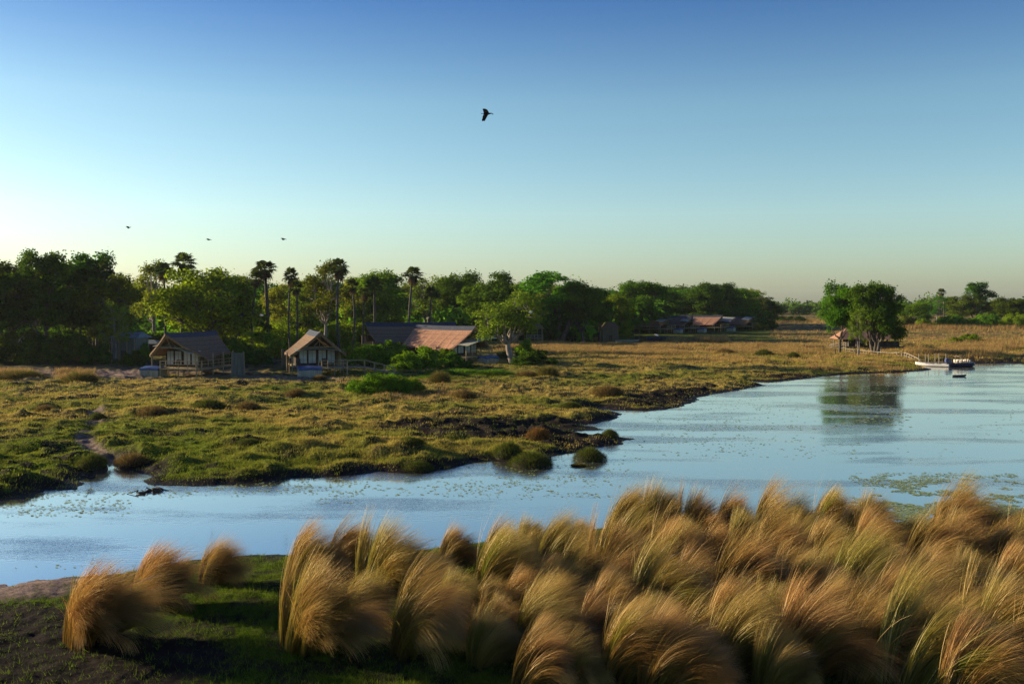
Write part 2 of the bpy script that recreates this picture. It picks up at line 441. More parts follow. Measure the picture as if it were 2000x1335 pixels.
def zones(x, y, sd, z):
    """what covers the ground here: colour of the soil / turf, with some painted shade"""
    px, py = proj(x, y, z)
    n1 = fbm(x / 3.0, y / 3.0, 61, 4); n2 = fbm(x / 11.0, y / 11.0, 62, 4); n3 = fbm(x * 1.2, y * 1.2, 63, 4); n4 = fbm(x / 28.0, y / 28.0, 64, 3)
    far = py < 690
    dry = sstep(0.42, 0.60, n2 * 0.5 + n1 * 0.35 + n4 * 0.15 + 0.24 * sstep(900, 735, py) - 0.07)
    dry = np.maximum(dry, sstep(1000, 1120, px) * sstep(742, 722, py) * sstep(0.30, 0.46, n1 + .1))
    dry = dry * np.where(y > 46, 1, 0.15)
    # deep green shade grass band behind the tan one
    band = sstep(640, 646, py) * sstep(668, 662, py) * sstep(1040, 1100, px) * sstep(1560, 1480, px)
    dry = dry * (1 - band)
    # bright lush patches
    lush = sstep(0.47, 0.62, fbm(x / 6.0, y / 6.0, 66, 3)) * 0.7
    lush = np.maximum(lush, sstep(850, 900, py) * sstep(1100, 900, px) * sstep(0.36, 0.5, n1))
    lush = np.maximum(lush, np.exp(-(((px - 890) / 130) ** 2 + ((py - 730) / 11) ** 2)) * 1.8)
    # mud, also carries the shade painted on the far bank
    w = 0.5 + 1.6 * n1
    mud = sstep(w * 1.8, w * 0.6, sd)
    rb = np.exp(-(((px - 1310) / 150) ** 2 + ((py - 778) / 26) ** 2)) + np.exp(-(((px - 1140) / 120) ** 2 + ((py - 848) / 34) ** 2)) + 0.8 * np.exp(-(((px - 1560) / 130) ** 2 + ((py - 733) / 8) ** 2))
    rb = rb + 0.85 * np.exp(-(((px - 900) / 210) ** 2 + ((py - 835) / 34) ** 2)) + 0.9 * np.exp(-(((px - 140) / 90) ** 2 + ((py - 950) / 22) ** 2))
    mud = np.maximum(mud, sstep(0.42, 0.58, rb * 0.43 + (n1 * 0.6 + n3 * 0.4) * 0.55))
    mud = np.maximum(mud, sstep(0.53, 0.60, n3 * 0.6 + n1 * 0.4) * 0.85)
    nb = (y < 46)
    leftmud = sstep(0.75, 0.40, (px / 900.0) ** 1 + (1335 - py) / 420.0 + (n1 - 0.5) * 1.0)
    mud = np.where(nb, np.maximum(leftmud * sstep(1150, 1190, py), sstep(0.45, 0.56, n3 * 0.65 + n1 * 0.35) * 0.8), mud)
    # bare pink-grey soil
    bare = np.exp(-((py - 729) / 9) ** 2) * sstep(560, 240, px) * sstep(-60, 30, px) * 1.2
    bare = np.maximum(bare, np.exp(-((py - 738) / 5) ** 2) * sstep(420, 520, px) * sstep(720, 640, px) * 0.7)
    bare = np.maximum(bare, sstep(0.85, 0.4, line_dist(x, y, CREEK)) * 0.95)
    bare = np.where(nb, sstep(195, 120, px + (n1 - .5) * 120) * sstep(3.8, 2.4, sd + (n1 - 0.5) * 1.6), bare * sstep(0.22, 0.5, n1 + 0.08))
    bare = np.clip(bare, 0, 1)
    mud = np.maximum(mud, sstep(1770, 1830, px) * sstep(697, 701, py) * (y > 140) * 0.95)  # dark band: shade of the far bank painted in with the mud
    mud = np.maximum(mud, sstep(320, 120, px) * sstep(770, 880, py) * (y > 46) * sstep(0.44, 0.56, n3 * .7 + n1 * .3) * 0.95)
    shade = np.exp(-((py - 708) / 13) ** 2) * sstep(760, 700, px)            # shade of the trees, painted into the ground colour
    return dry, np.clip(lush, 0, 1), np.clip(mud, 0, 1), bare, np.clip(shade, 0, 1), n3

def ground_color(x, y, sd, z, blades=False):
    dry, lush, mud, bare, tree_shade, n3 = zones(x, y, sd, z)
    px, py = proj(x, y, z)
    c = lambda *a: np.array(a)[None, :]
    S = lambda a: a[..., None]
    green = c(0.165, 0.195, 0.022); lushc = c(0.115, 0.180, 0.016); tan = c(0.36, 0.285, 0.075)
    redtan = c(0.41, 0.28, 0.10)
    t2 = sstep(1000, 1200, px) * sstep(720, 690, py)
    tanc = tan * (1 - S(t2)) + redtan * S(t2)
    col = green * (1 - S(dry)) + tanc * S(dry)
    col = col * (1 - S(lush * 0.75)) + lushc * S(lush * 0.75)
    col = col * (1 - S(tree_shade * 0.6)) + c(0.05, 0.045, 0.035) * S(tree_shade * 0.6)  # ground darkened by hand for the tree shade
    col = np.where((y < 46)[..., None], col * np.array([0.80, 0.80, 0.85]), col)
    if not blades:
        col = col * 0.72
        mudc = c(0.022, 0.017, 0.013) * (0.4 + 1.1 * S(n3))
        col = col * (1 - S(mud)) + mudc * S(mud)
        barec = c(0.21, 0.155, 0.125) * (0.6 + 0.8 * S(n3))
        col = col * (1 - S(bare)) + barec * S(bare)
    dens = (1 - 0.93 * mud) * (1 - 0.96 * bare) * (1 - 0.5 * tree_shade) * np.where(sd > 0.1, 1, 0)
    return col, dens, dry

def build_ground():
    a_in = np.linspace(rad(-32), rad(32), 900)
    a_l = np.linspace(rad(-180), rad(-32), 60)[:-1]; a_r = np.linspace(rad(32), rad(180), 60)[1:]
    ang = np.concatenate([a_l, a_in, a_r])
    rr = [2.0]
    while rr[-1] < 20: rr.append(rr[-1] + 0.9)
    while rr[-1] < 140: rr.append(rr[-1] * 1.0032)
    while rr[-1] < 400: rr.append(rr[-1] * 1.006)
    while rr[-1] < 3600: rr.append(rr[-1] * 1.03)
    r = np.array(rr)
    A, R = np.meshgrid(ang, r)
    x = np.sin(A) * R; y = np.cos(A) * R
    sd = shore_sd(x, y)
    z = ground_z(x, y, sd)
    z = np.where(y > 46, np.where(sd > 0, add_hums(x, y, z, sd), z), z)
    cd = line_dist(x, y, CREEK)
    z = z - 0.28 * sstep(1.1, 0.2, cd) * (sd > 0.4)
    nR, nA = x.shape
    V = np.stack([x, y, z], -1).reshape(-1, 3)
    i = np.arange(nR - 1)[:, None] * nA + np.arange(nA - 1)[None, :]
    q = np.stack([i, i + 1, i + nA + 1, i + nA], -1).reshape(-1, 4)[:, ::-1]
    # close the middle with one vertex
    V = np.concatenate([V, [[0, 0, 0.4]]]); c = len(V) - 1
    fan = np.stack([np.full(nA - 1, c), np.arange(1, nA), np.arange(nA - 1)], -1)[:, ::-1]
    xf, yf, zf, sf = x.ravel(), y.ravel(), z.ravel(), sd.ravel()
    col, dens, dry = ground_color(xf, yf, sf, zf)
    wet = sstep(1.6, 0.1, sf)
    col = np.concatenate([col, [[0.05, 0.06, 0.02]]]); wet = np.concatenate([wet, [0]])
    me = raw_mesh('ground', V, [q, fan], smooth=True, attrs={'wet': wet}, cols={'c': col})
    m, n, out = new_mat('marsh_soil_and_turf')
    at = n.nodes.new('ShaderNodeAttribute'); at.attribute_name = 'c'
    aw = n.nodes.new('ShaderNodeAttribute'); aw.attribute_name = 'wet'
    tc = n.nodes.new('ShaderNodeTexCoord')
    nz = n.nodes.new('ShaderNodeTexNoise'); nz.inputs['Scale'].default_value = 3.5; nz.inputs['Detail'].default_value = 8; nz.inputs['Roughness'].default_value = 0.7
    n.links.new(tc.outputs['Object'], nz.inputs['Vector'])
    mr = n.nodes.new('ShaderNodeMapRange'); mr.inputs[1].default_value = 0.3; mr.inputs[2].default_value = 0.7; mr.inputs[3].default_value = 0.45; mr.inputs[4].default_value = 1.6
    n.links.new(nz.outputs[0], mr.inputs[0])
    mx = n.nodes.new('ShaderNodeMix'); mx.data_type = 'RGBA'; mx.blend_type = 'MULTIPLY'; mx.inputs[0].default_value = 1
    n.links.new(at.outputs['Color'], mx.inputs[6]); n.links.new(mr.outputs[0], mx.inputs[7])
    b = n.nodes.new('ShaderNodeBsdfPrincipled')
    n.links.new(mx.outputs[2], b.inputs['Base Color'])
    rg = n.nodes.new('ShaderNodeMapRange'); rg.inputs[3].default_value = 0.95; rg.inputs[4].default_value = 0.5
    n.links.new(aw.outputs['Fac'], rg.inputs[0]); n.links.new(rg.outputs[0], b.inputs['Roughness'])
    b.inputs['Specular IOR Level'].default_value = 0.04
    bp = n.nodes.new('ShaderNodeBump'); bp.inputs['Strength'].default_value = 0.9; bp.inputs['Distance'].default_value = 0.12
    n.links.new(nz.outputs[0], bp.inputs['Height']); n.links.new(bp.outputs[0], b.inputs['Normal'])
    n.links.new(b.outputs[0], out.inputs[0])
    tag(link('ground', me, m), kind='structure')
build_ground()

# height lookup for everything that stands on the ground
def gz(x, y):
    X = np.atleast_1d(np.asarray(x, dtype=float)); Y = np.atleast_1d(np.asarray(y, dtype=float))
    sd = shore_sd(X, Y); z = ground_z(X, Y, sd)
    z = np.where(Y > 46, np.where(sd > 0, add_hums(X, Y, z, sd), z), z)
    z = z - 0.28 * sstep(1.1, 0.2, line_dist(X, Y, CREEK)) * (sd > 0.4)
    return z, sd
def gz1(x, y): return float(gz(x, y)[0][0])
def gpt(px, py):                     # ground point seen at a pixel of the photograph
    z = 0.4
    for _ in range(3):
        x, y = G(px, py, z); z = gz1(x, y)
    return x, y, z

# ---------------------------------------------------------------- water
def build_water():
    m, n, out = new_mat('river_water')
    tc = n.nodes.new('ShaderNodeTexCoord')
    def noise(scale, stretch, det, rough=0.6):
        mp = n.nodes.new('ShaderNodeMapping'); mp.inputs['Scale'].default_value = stretch
        mp.inputs['Rotation'].default_value = (0, 0, rad(8))
        nz = n.nodes.new('ShaderNodeTexNoise'); nz.inputs['Scale'].default_value = scale; nz.inputs['Detail'].default_value = det
        nz.inputs['Roughness'].default_value = rough
        n.links.new(tc.outputs['Object'], mp.inputs[0]); n.links.new(mp.outputs[0], nz.inputs['Vector'])
        return nz
    ripple = noise(2.4, (1.0, 2.2, 1), 4)
    calm = noise(0.05, (1.0, 3.4, 1), 3)
    cr = ramp(n, [(0.46, (0.03, 0.03, 0.03)), (0.62, (1, 1, 1))])
    n.links.new(calm.outputs[0], cr.inputs[0])
    mul = n.nodes.new('ShaderNodeMath'); mul.operation = 'MULTIPLY'; mul.inputs[1].default_value = 0.24
    n.links.new(cr.outputs[0], mul.inputs[0])
    bp = n.nodes.new('ShaderNodeBump'); bp.inputs['Distance'].default_value = 0.10
    n.links.new(mul.outputs[0], bp.inputs['Strength']); n.links.new(ripple.outputs[0], bp.inputs['Height'])
    b = n.nodes.new('ShaderNodeBsdfPrincipled')
    b.inputs['Base Color'].default_value = (0.20, 0.215, 0.19, 1)
    b.inputs['Roughness'].default_value = 0.07
    b.inputs['IOR'].default_value = 13.0
    b.inputs['Specular Tint'].default_value = (1.0, 0.95, 0.86, 1)
    b.inputs['Specular IOR Level'].default_value = 0.6
    n.links.new(bp.outputs[0], b.inputs['Normal'])
    n.links.new(b.outputs[0], out.inputs[0])
    V = []; 
    xs = np.linspace(-420, 420, 43); ys = np.linspace(14, 330, 33)
    X, Y = np.meshgrid(xs, ys)
    V = np.stack([X, Y, np.zeros_like(X)], -1).reshape(-1, 3)
    i = np.arange(32)[:, None] * 43 + np.arange(42)[None, :]
    q = np.stack([i, i + 1, i + 44, i + 43], -1).reshape(-1, 4)
    tag(link('water', raw_mesh('water', V, [q]), m), kind='structure')
build_water()

# ---------------------------------------------------------------- blades
def blades(P, H, Wd, lean, colr, rng, segs=1, curl=0.5):
    """P (N,3) roots; H heights, Wd widths, lean (N,2) horizontal offset of the tip as a share of H"""
    N = len(P)
    a = rng.uniform(0, 2 * PI, N)
    side = np.stack([np.cos(a), np.sin(a), np.zeros(N)], -1) * (Wd * 0.5)[:, None]
    if segs == 1:
        tip = P + np.stack([lean[:, 0] * H, lean[:, 1] * H, H], -1)
        V = np.stack([P - side, P + side, tip], 1).reshape(-1, 3)
        f = np.arange(N * 3).reshape(-1, 3)
        C = np.repeat(colr, 3, 0)
        return V, f, C
def scatter_px(n, x0, x1, y0, y1, rng, z=0.4, power=1.0):
    px = rng.uniform(x0, x1, n); py = y0 + (y1 - y0) * rng.random(n) ** power
    u = (px - 1000) / F; v = (667.5 - py) / F
    dy = CP + v * SP; dz = -SP + v * CP
    t = (z - CAMZ) / dz
    return u * t, dy * t
M['grass'] = col_leaf_mat('grass_blades', 0.4)

def edge_keep(X, Y, z, x0, x1, y0, y1, rng, fx=60.0, fy=8.0, n=1.0):
    px, py = proj(X, Y, z)
    w = (fbm(X / 6, Y / 6, 91, 3) - .5) * 2.0
    a = np.minimum(px - x0, x1 - px) / fx + w; b = np.minimum(py - y0, y1 - py) / fy + w
    return rng.random(len(X)) < np.clip(np.minimum(a, b), 0, 1) ** .8
def meadow():
    rng = np.random.default_rng(5)
    X, Y = scatter_px(170000, -150, 1500, 742, 985, rng, power=0.9)
    X2, Y2 = scatter_px(60000, 640, 2150, 664, 745, rng)
    X = np.concatenate([X, X2]); Y = np.concatenate([Y, Y2])
    z, sd = gz(X, Y)
    col, dens, dry = ground_color(X, Y, sd, z, True)
    k = (rng.random(len(X)) < dens) & (sd > 0.15)
    X, Y, z, col, dry = X[k], Y[k], z[k], col[k], dry[k]
    nb = 5
    n = len(X)
    sp = 0.10 + 0.0015 * Y
    Xb = np.repeat(X, nb) + rng.normal(0, 1, n * nb) * np.repeat(sp, nb)
    Yb = np.repeat(Y, nb) + rng.normal(0, 1, n * nb) * np.repeat(sp, nb)
    Zb = np.repeat(z, nb) - 0.03
    px, py = proj(Xb, Yb, Zb)
    H = rng.uniform(0.04, 0.13, n * nb) * (1 + 0.9 * np.repeat(dry, nb)) * (1 + sstep(1000, 1150, px) * sstep(722, 700, py) * 1.3)
    W = rng.uniform(0.018, 0.045, n * nb) * (0.7 + np.repeat(Y, nb) / 130)
    lean = np.stack([rng.normal(0.25, 0.35, n * nb), rng.normal(-0.05, 0.35, n * nb)], -1)
    C = np.repeat(col, nb, 0) * rng.uniform(0.65, 1.5, (n * nb, 1)) * np.array([1.15, 1.1, 0.95])
    V, f, Cv = blades(np.stack([Xb, Yb, Zb], -1), H, W, lean, np.clip(C, 0, 0.6), rng)
    o = link('meadow_grass', raw_mesh('meadow_grass', V, [f], cols={'c': Cv}), M['grass'])
    tag(o, 'short olive and tan marsh grass over the meadow between river and lodges', 'grass', kind='stuff')
meadow()

def turf():
    rng = np.random.default_rng(6)
    X, Y = scatter_px(120000, -200, 2200, 1010, 1450, rng, power=1.0)
    z, sd = gz(X, Y)
    col, dens, dry = ground_color(X, Y, sd, z, True)
    k = (rng.random(len(X)) < dens * 1.0) & (sd > 0.1) & (Y < 46)
    X, Y, z, col = X[k], Y[k], z[k], col[k]
    nb = 5; n = len(X)
    Xb = np.repeat(X, nb) + rng.normal(0, 0.06, n * nb); Yb = np.repeat(Y, nb) + rng.normal(0, 0.06, n * nb)
    Zb = np.repeat(z, nb) - 0.02
    H = rng.uniform(0.04, 0.15, n * nb) * np.where(rng.random(n * nb) < 0.03, 2.5, 1); W = rng.uniform(0.010, 0.024, n * nb)
    lean = rng.normal(0.0, 0.5, (n * nb, 2))
    C = np.repeat(col, nb, 0) * rng.uniform(0.6, 1.4, (n * nb, 1)) * np.array([1.0, 1.15, 0.9])
    V, f, Cv = blades(np.stack([Xb, Yb, Zb], -1), H, W, lean, C, rng)
    tag(link('bank_turf', raw_mesh('bank_turf', V, [f], cols={'c': Cv}), M['grass']),
        'short green turf on the near river bank', 'grass', kind='stuff')
turf()

def reeds():
    """tall dry grass in the far meadow: standing in drifts"""
    rng = np.random.default_rng(8)
    zonesR = [(1050,1640,672,694,9000,.45,.9),(640,1000,745,790,1200,.25,.5),(1350,1420,664,672,1300,.9,1.9),(1300,1345,664,671,900,.8,1.6),(1760,2080,634,644,3500,1.0,2.2),
              (1760,1960,676,700,5200,.5,1.3),(1850,2080,668,684,3200,.6,1.6),(1500,1640,622,632,1500,.8,1.5),(960,1110,668,690,2400,.5,.9),(0,90,728,742,1700,.5,.9),(100,190,728,745,1500,.5,1.0),
              (1560,1800,700,722,2500,.25,.5),(1500,2080,640,668,3500,.3,.8),(1170,1500,685,712,3000,.3,.7)]
    Vs, Fs, Cs = [], [], []; b = 0
    for x0, x1, y0, y1, n, h0, h1 in zonesR:
        X, Y = scatter_px(n, x0, x1, y0, y1, rng)
        k = (fbm(X / 5, Y / 5, 77, 3) > 0.44) & edge_keep(X, Y, .4, x0, x1, y0, y1, rng, 25, 3)
        X, Y = X[k], Y[k]
        z, sd = gz(X, Y); k = sd > 0.6; X, Y, z = X[k], Y[k], z[k]
        nb = 7; n = len(X)
        s = 0.16 + Y * 0.0012
        Xb = np.repeat(X, nb) + rng.normal(0, 1, n * nb) * np.repeat(s, nb); Yb = np.repeat(Y, nb) + rng.normal(0, 1, n * nb) * np.repeat(s, nb)
        H = rng.uniform(h0, h1, n * nb); W = rng.uniform(0.03, 0.06, n * nb) * (0.5 + np.repeat(Y, nb) / 170)
        lean = np.stack([rng.normal(0.22, 0.2, n * nb), rng.normal(0, 0.2, n * nb)], -1)
        base = np.array([[0.46, 0.295, 0.115], [0.36, 0.215, 0.085], [0.28, 0.23, 0.07]])[rng.integers(0, 3, n)]
        C = np.repeat(base, nb, 0) * rng.uniform(0.7, 1.3, (n * nb, 1))
        V, f, Cv = blades(np.stack([Xb, Yb, np.repeat(z, nb) - 0.05], -1), H, W, lean, C, rng)
        Vs.append(V); Fs.append(f + b); Cs.append(Cv); b += len(V)
    tag(link('dry_reeds', raw_mesh('dry_reeds', np.concatenate(Vs), [np.concatenate(Fs)], cols={'c': np.concatenate(Cs)}), M['grass']),
        'tall dry tan grass standing in drifts across the far meadow', 'reeds', kind='stuff')
reeds()

def lily_pads():
    rng = np.random.default_rng(9)
    Z = [(1640,2080,922,1045,34000,.062),(1590,1780,735,840,1521,.15),(1200,1700,740,900,1638,.10),(230,1200,925,975,2106,.075),(0,260,955,1010,608,.08),
         (700,1250,890,960,842,.08),(1850,2060,770,860,327,.10),(1250,1560,760,860,608,.10),(560,700,935,985,280,.08),(0,420,1080,1120,60,.07),(1000,1900,730,900,585,.09)]
    Vs, Fs, Cs = [], [], []; b = 0
    for x0, x1, y0, y1, n, r0 in Z:
        X, Y = scatter_px(n, x0, x1, y0, y1, rng, z=0.0)
        k = (fbm(X / 3.5, Y / 2.2, 88, 3) * 0.5 + fbm(X / 0.7, Y / 0.9, 89, 2) * 0.5) > 0.49
        k &= edge_keep(X, Y, 0, x0, x1, y0, y1, rng, 90, 16)
        X, Y = X[k], Y[k]
        sd = shore_sd(X, Y); k = sd < -0.2; X, Y = X[k], Y[k]; n = len(X)
        R = r0 * rng.uniform(0.4, 1.15, n)
        K = 7
        th = rng.uniform(0, 2 * PI, n)[:, None] + np.linspace(0.25, 2 * PI - 0.25, K)[None, :]
        tilt = rng.normal(0, 0.05, (n, 1))
        vx = X[:, None] + np.cos(th) * R[:, None]; vy = Y[:, None] + np.sin(th) * R[:, None]
        vz = 0.010 + rng.uniform(0, 0.012, (n, 1)) + np.abs(np.cos(th) * R[:, None] * tilt)
        V = np.concatenate([np.stack([X, Y, np.full(n, 0.012)], -1)[:, None, :], np.stack([vx, vy, vz], -1)], 1)
        base = np.arange(n)[:, None] * (K + 1)
        f = np.stack([np.stack([np.full(n, 0), np.full(n, i), np.full(n, i + 1)], -1) for i in range(1, K)], 1) + base[:, :, None]
        col = np.array([[0.26, 0.36, 0.10], [0.34, 0.44, 0.15], [0.42, 0.48, 0.24], [0.20, 0.29, 0.08]])[rng.integers(0, 4, n)] * rng.uniform(0.7, 1.3, (n, 1))
        Vs.append(V.reshape(-1, 3)); Fs.append(f.reshape(-1, 3) + b); Cs.append(np.repeat(col, K + 1, 0)); b += n * (K + 1)
    m, n_, out = new_mat('lily_leaf')
    at = n_.nodes.new('ShaderNodeAttribute'); at.attribute_name = 'c'
    p = n_.nodes.new('ShaderNodeBsdfPrincipled'); p.inputs['Roughness'].default_value = 0.55
    n_.links.new(at.outputs['Color'], p.inputs['Base Color']); n_.links.new(p.outputs[0], out.inputs[0])
    tag(link('lily_pads', raw_mesh('lily_pads', np.concatenate(Vs), [np.concatenate(Fs)], cols={'c': np.concatenate(Cs)}), m),
        'small green lily pads floating on the river in drifts', 'lily pads', kind='stuff')
lily_pads()
# ================================================================ VEGETATION
def tubes_np(paths):
    """paths: list of (pts Nx3, radii N, sides) -> V, quads"""
    Vs, Fs = [], []; b = 0
    for pts, r, n in paths:
        pts = np.asarray(pts, float); r = np.asarray(r, float)
        d = np.gradient(pts, axis=0); d /= np.linalg.norm(d, axis=1)[:, None] + 1e-9
        up = np.where(np.abs(d[:, 2:3]) < 0.9, np.array([[0, 0, 1.0]]), np.array([[1.0, 0, 0]]))
        a = np.cross(d, up); a /= np.linalg.norm(a, axis=1)[:, None] + 1e-9
        c = np.cross(a, d)
        t = np.linspace(0, 2 * PI, n, endpoint=False)
        V = pts[:, None, :] + (a[:, None, :] * np.cos(t)[None, :, None] + c[:, None, :] * np.sin(t)[None, :, None]) * r[:, None, None]
        i = np.arange(len(pts) - 1)[:, None] * n + np.arange(n)[None, :]
        j = np.arange(len(pts) - 1)[:, None] * n + (np.arange(n) + 1)[None, :] % n
        Fs.append(np.stack([i, j, j + n, i + n], -1).reshape(-1, 4) + b)
        Vs.append(V.reshape(-1, 3)); b += V.shape[0] * n
    return np.concatenate(Vs), np.concatenate(Fs)

def leaf_quads(C, N, size, rng, aspect=0.6):
    """C centres, N normals (unit-ish), size per leaf -> quads"""
    n = len(C)
    N = N / (np.linalg.norm(N, axis=1)[:, None] + 1e-9)
    r = rng.normal(0, 1, (n, 3))
    a = np.cross(N, r); a /= np.linalg.norm(a, axis=1)[:, None] + 1e-9
    b = np.cross(N, a)
    a = a * size[:, None]; b = b * size[:, None] * aspect
    V = np.stack([C - a, C - b * 0.9, C + a, C + b], 1).reshape(-1, 3)
    return V, np.arange(n * 4).reshape(-1, 4)

def make_tree(name, seed, h, w, lobes, trunk_h, trunk_r, n_clump, leaves, leaf, bark, lmat, clump_r=1.15, n_trunks=1, lean=0.0, limb_show=1.0, drop=0.0):
    """a tree of height h and width w; lobes: list of (x, y, z, rx, ry, rz) as shares of w and h; parts trunk and crown"""
    rng = np.random.default_rng(seed)
    L = np.array(lobes, float)
    L[:, [0, 1, 3, 4]] *= w / 2; L[:, [2, 5]] *= h
    vol = L[:, 3] * L[:, 4] * L[:, 5]
    which = rng.choice(len(L), n_clump, p=vol ** 0.8 / (vol ** 0.8).sum())
    d = rng.normal(0, 1, (n_clump, 3)); d /= np.linalg.norm(d, axis=1)[:, None]
    d[:, 2] = np.where(d[:, 2] < -0.55, -d[:, 2] * 0.5, d[:, 2])
    rr = rng.uniform(0.45, 1.0, n_clump) ** 0.6
    C = L[which, :3] + d * L[which, 3:] * rr[:, None]
    C[:, 2] = np.maximum(C[:, 2], trunk_h * 0.75)
    # skeleton
    paths = []
    forks = []
    for k in range(n_trunks):
        a = rng.uniform(0, 2 * PI)
        off = (0.0 if n_trunks == 1 else rng.uniform(0.3, 0.9) * trunk_r * 2.2)
        b0 = np.array([math.cos(a) * off, math.sin(a) * off, -0.3])
        top = b0 + np.array([lean * trunk_h + math.cos(a) * off * 1.5 + rng.normal(0, 0.2), math.sin(a) * off * 1.5 + rng.normal(0, 0.2), trunk_h + 0.3])
        t = np.linspace(0, 1, 7)[:, None]
        p = b0 + (top - b0) * t + np.sin(t * PI * 1.3 + a) * np.array([[0.25, 0.2, 0]]) * trunk_r * 1.4 * t
        r = trunk_r * (1.35 - 0.65 * t[:, 0] ** 0.6)
        r[0] *= 1.35
        paths.append((p, r / (n_trunks ** 0.4), 8)); forks.append(p[-1])
    forks = np.array(forks)
    nl = max(5, int(7 * limb_show))
    # main limbs end inside the crown; clumps hang on the nearest limb end
    ends = C[rng.choice(n_clump, nl, replace=False)] * 0.72 + np.array([0, 0, h * 0.12])
    limbpts = []
    for e in ends:
        f = forks[np.argmin(np.linalg.norm(forks - e, axis=1))]
        mid = f * 0.5 + e * 0.5 + np.array([0, 0, -0.06 * h]) + rng.normal(0, 0.35, 3)
        t = np.linspace(0, 1, 8)[:, None]
        p = (1 - t) ** 2 * f + 2 * t * (1 - t) * mid + t ** 2 * e
        p[1:-1] += rng.normal(0, 0.12, (6, 3))
        paths.append((p, trunk_r * (0.55 - 0.42 * t[:, 0]) / (n_trunks ** 0.3), 6)); limbpts.append(p)
    LP = np.concatenate([p[2:] for p in limbpts])
    for c in C:
        dist = np.linalg.norm(LP - c, axis=1) + 0.8 * np.maximum(0, LP[:, 2] - c[2])
        s = LP[np.argmin(dist)]
        mid = (s + c) / 2 + np.array([0, 0, -0.25]) + rng.normal(0, 0.25, 3)
        t = np.linspace(0, 1, 5)[:, None]
        p = (1 - t) ** 2 * s + 2 * t * (1 - t) * mid + t ** 2 * c
        paths.append((p, (0.10 - 0.075 * t[:, 0]) * (0.6 + trunk_r), 4))
    V, f = tubes_np(paths)
    tm = raw_mesh('trunk', V, [f], smooth=True)
    # leaves
    cr = clump_r * rng.uniform(0.6, 1.35, n_clump)
    wi = np.repeat(np.arange(n_clump), (leaves * (cr / clump_r) ** 2).astype(int))
    n = len(wi)
    q = rng.normal(0, 1, (n, 3)); q /= np.linalg.norm(q, axis=1)[:, None]
    rad_ = rng.uniform(0.15, 1.0, n) ** 0.55
    off = q * rad_[:, None] * cr[wi][:, None] * np.array([1.15, 1.15, 0.62])
    off += rng.normal(0, 0.16, (n, 3)) * (1 + (rng.random(n) < 0.10)[:, None] * 2.0)
    P = C[wi] + off
    if drop: P[:, 2] -= drop * rng.random(n) ** 3
    Nn = q * 0.8 + np.array([0, 0, 0.7]) + rng.normal(0, 0.55, (n, 3))
    V, f = leaf_quads(P, Nn, leaf * rng.uniform(0.6, 1.3, n), rng)
    v = np.repeat(np.clip(rng.uniform(0.1, 0.9, n_clump)[wi] * 0.6 + rng.random(n) * 0.5, 0, 1), 4)
    cm = raw_mesh('crown', V, [f], attrs={'v': v})
    tm.materials.append(bark); cm.materials.append(lmat)
    return dict(trunk=tm, crown=cm, h=h, w=w)

def stand(name, proto, loc, sx, sz, rz, label, cat, group=None):
    r = empty(name, loc, rz, label, cat, group)
    r.scale = (sx, sx, sz)
    for k in ('trunk', 'crown', 'dry_fronds', 'fruit'):
        if k in proto:
            o = bpy.data.objects.new(k, proto[k]); COL.objects.link(o); o.parent = r
    return r

LOB = {
 'round': [(0,0,.36,.8,.8,.16),(0,0,.62,.85,.85,.30),(-.35,.1,.5,.6,.6,.22),(.4,-.1,.52,.58,.6,.24),(.1,.2,.8,.5,.5,.17)],
 'tall': [(0,0,.55,.75,.75,.30),(.1,0,.82,.5,.5,.17),(-.45,.1,.45,.5,.5,.2),(.45,0,.6,.45,.5,.2)],
 'ragged': [(-.5,0,.66,.45,.5,.16),(.25,.1,.84,.42,.45,.13),(.6,0,.58,.38,.45,.15),(-.1,-.1,.45,.5,.5,.15),(-.2,.3,.85,.3,.3,.1)],
 'wide': [(0,.2,.36,.75,.75,.15),(-.5,0,.66,.5,.6,.2),(.45,.1,.72,.55,.6,.2),(0,0,.8,.5,.5,.17),(0,-.3,.5,.8,.5,.2)],
 'multi': [(.1,.3,.38,.8,.6,.13),(-.4,0,.75,.5,.55,.2),(.2,.1,.82,.5,.5,.16),(.55,-.1,.62,.42,.5,.2),(-.6,.1,.45,.38,.4,.2),(0,-.3,.55,.5,.5,.2)],
 'curtain': [(0,0,.55,.9,.9,.38),(-.5,.1,.4,.5,.6,.28),(.5,-.1,.4,.5,.6,.28),(-.2,.1,.8,.5,.5,.17),(.3,.1,.75,.5,.5,.2)],
}
T = {}
T['round'] = make_tree('round', 1, 14, 12, LOB['round'], 2.6, .38, 92, 165, .23, M['bark'], M['leaf'], 1.3)
T['round2'] = make_tree('round2', 2, 14, 12, LOB['wide'], 2.8, .40, 90, 165, .23, M['bark'], M['leaf'], 1.25)
T['bright'] = make_tree('bright', 3, 12, 12, LOB['curtain'], 2.2, .35, 100, 150, .22, M['bark'], M['leaf_bright'], 1.2, drop=0.6)
T['deep'] = make_tree('deep', 4, 15, 12, LOB['curtain'], 3.0, .45, 110, 150, .24, M['bark'], M['leaf_deep'], 1.25)
T['deep2'] = make_tree('deep2', 5, 16, 11, LOB['tall'], 4.0, .42, 84, 150, .24, M['bark'], M['leaf_deep'], 1.25)
T['deep3'] = make_tree('deep3', 15, 16, 11, LOB['multi'], 4.0, .42, 80, 150, .24, M['bark'], M['leaf_deep'], 1.2, n_trunks=3)
T['ragged'] = make_tree('ragged', 6, 14, 11, LOB['ragged'], 4.2, .34, 52, 105, .2, M['bark_pale'], M['leaf_olive'], 1.0, limb_show=1.4)
T['ragged2'] = make_tree('ragged2', 7, 14, 11, LOB['multi'], 4.4, .32, 50, 95, .2, M['bark_pale'], M['leaf_olive'], 1.0, n_trunks=2, limb_show=1.4)
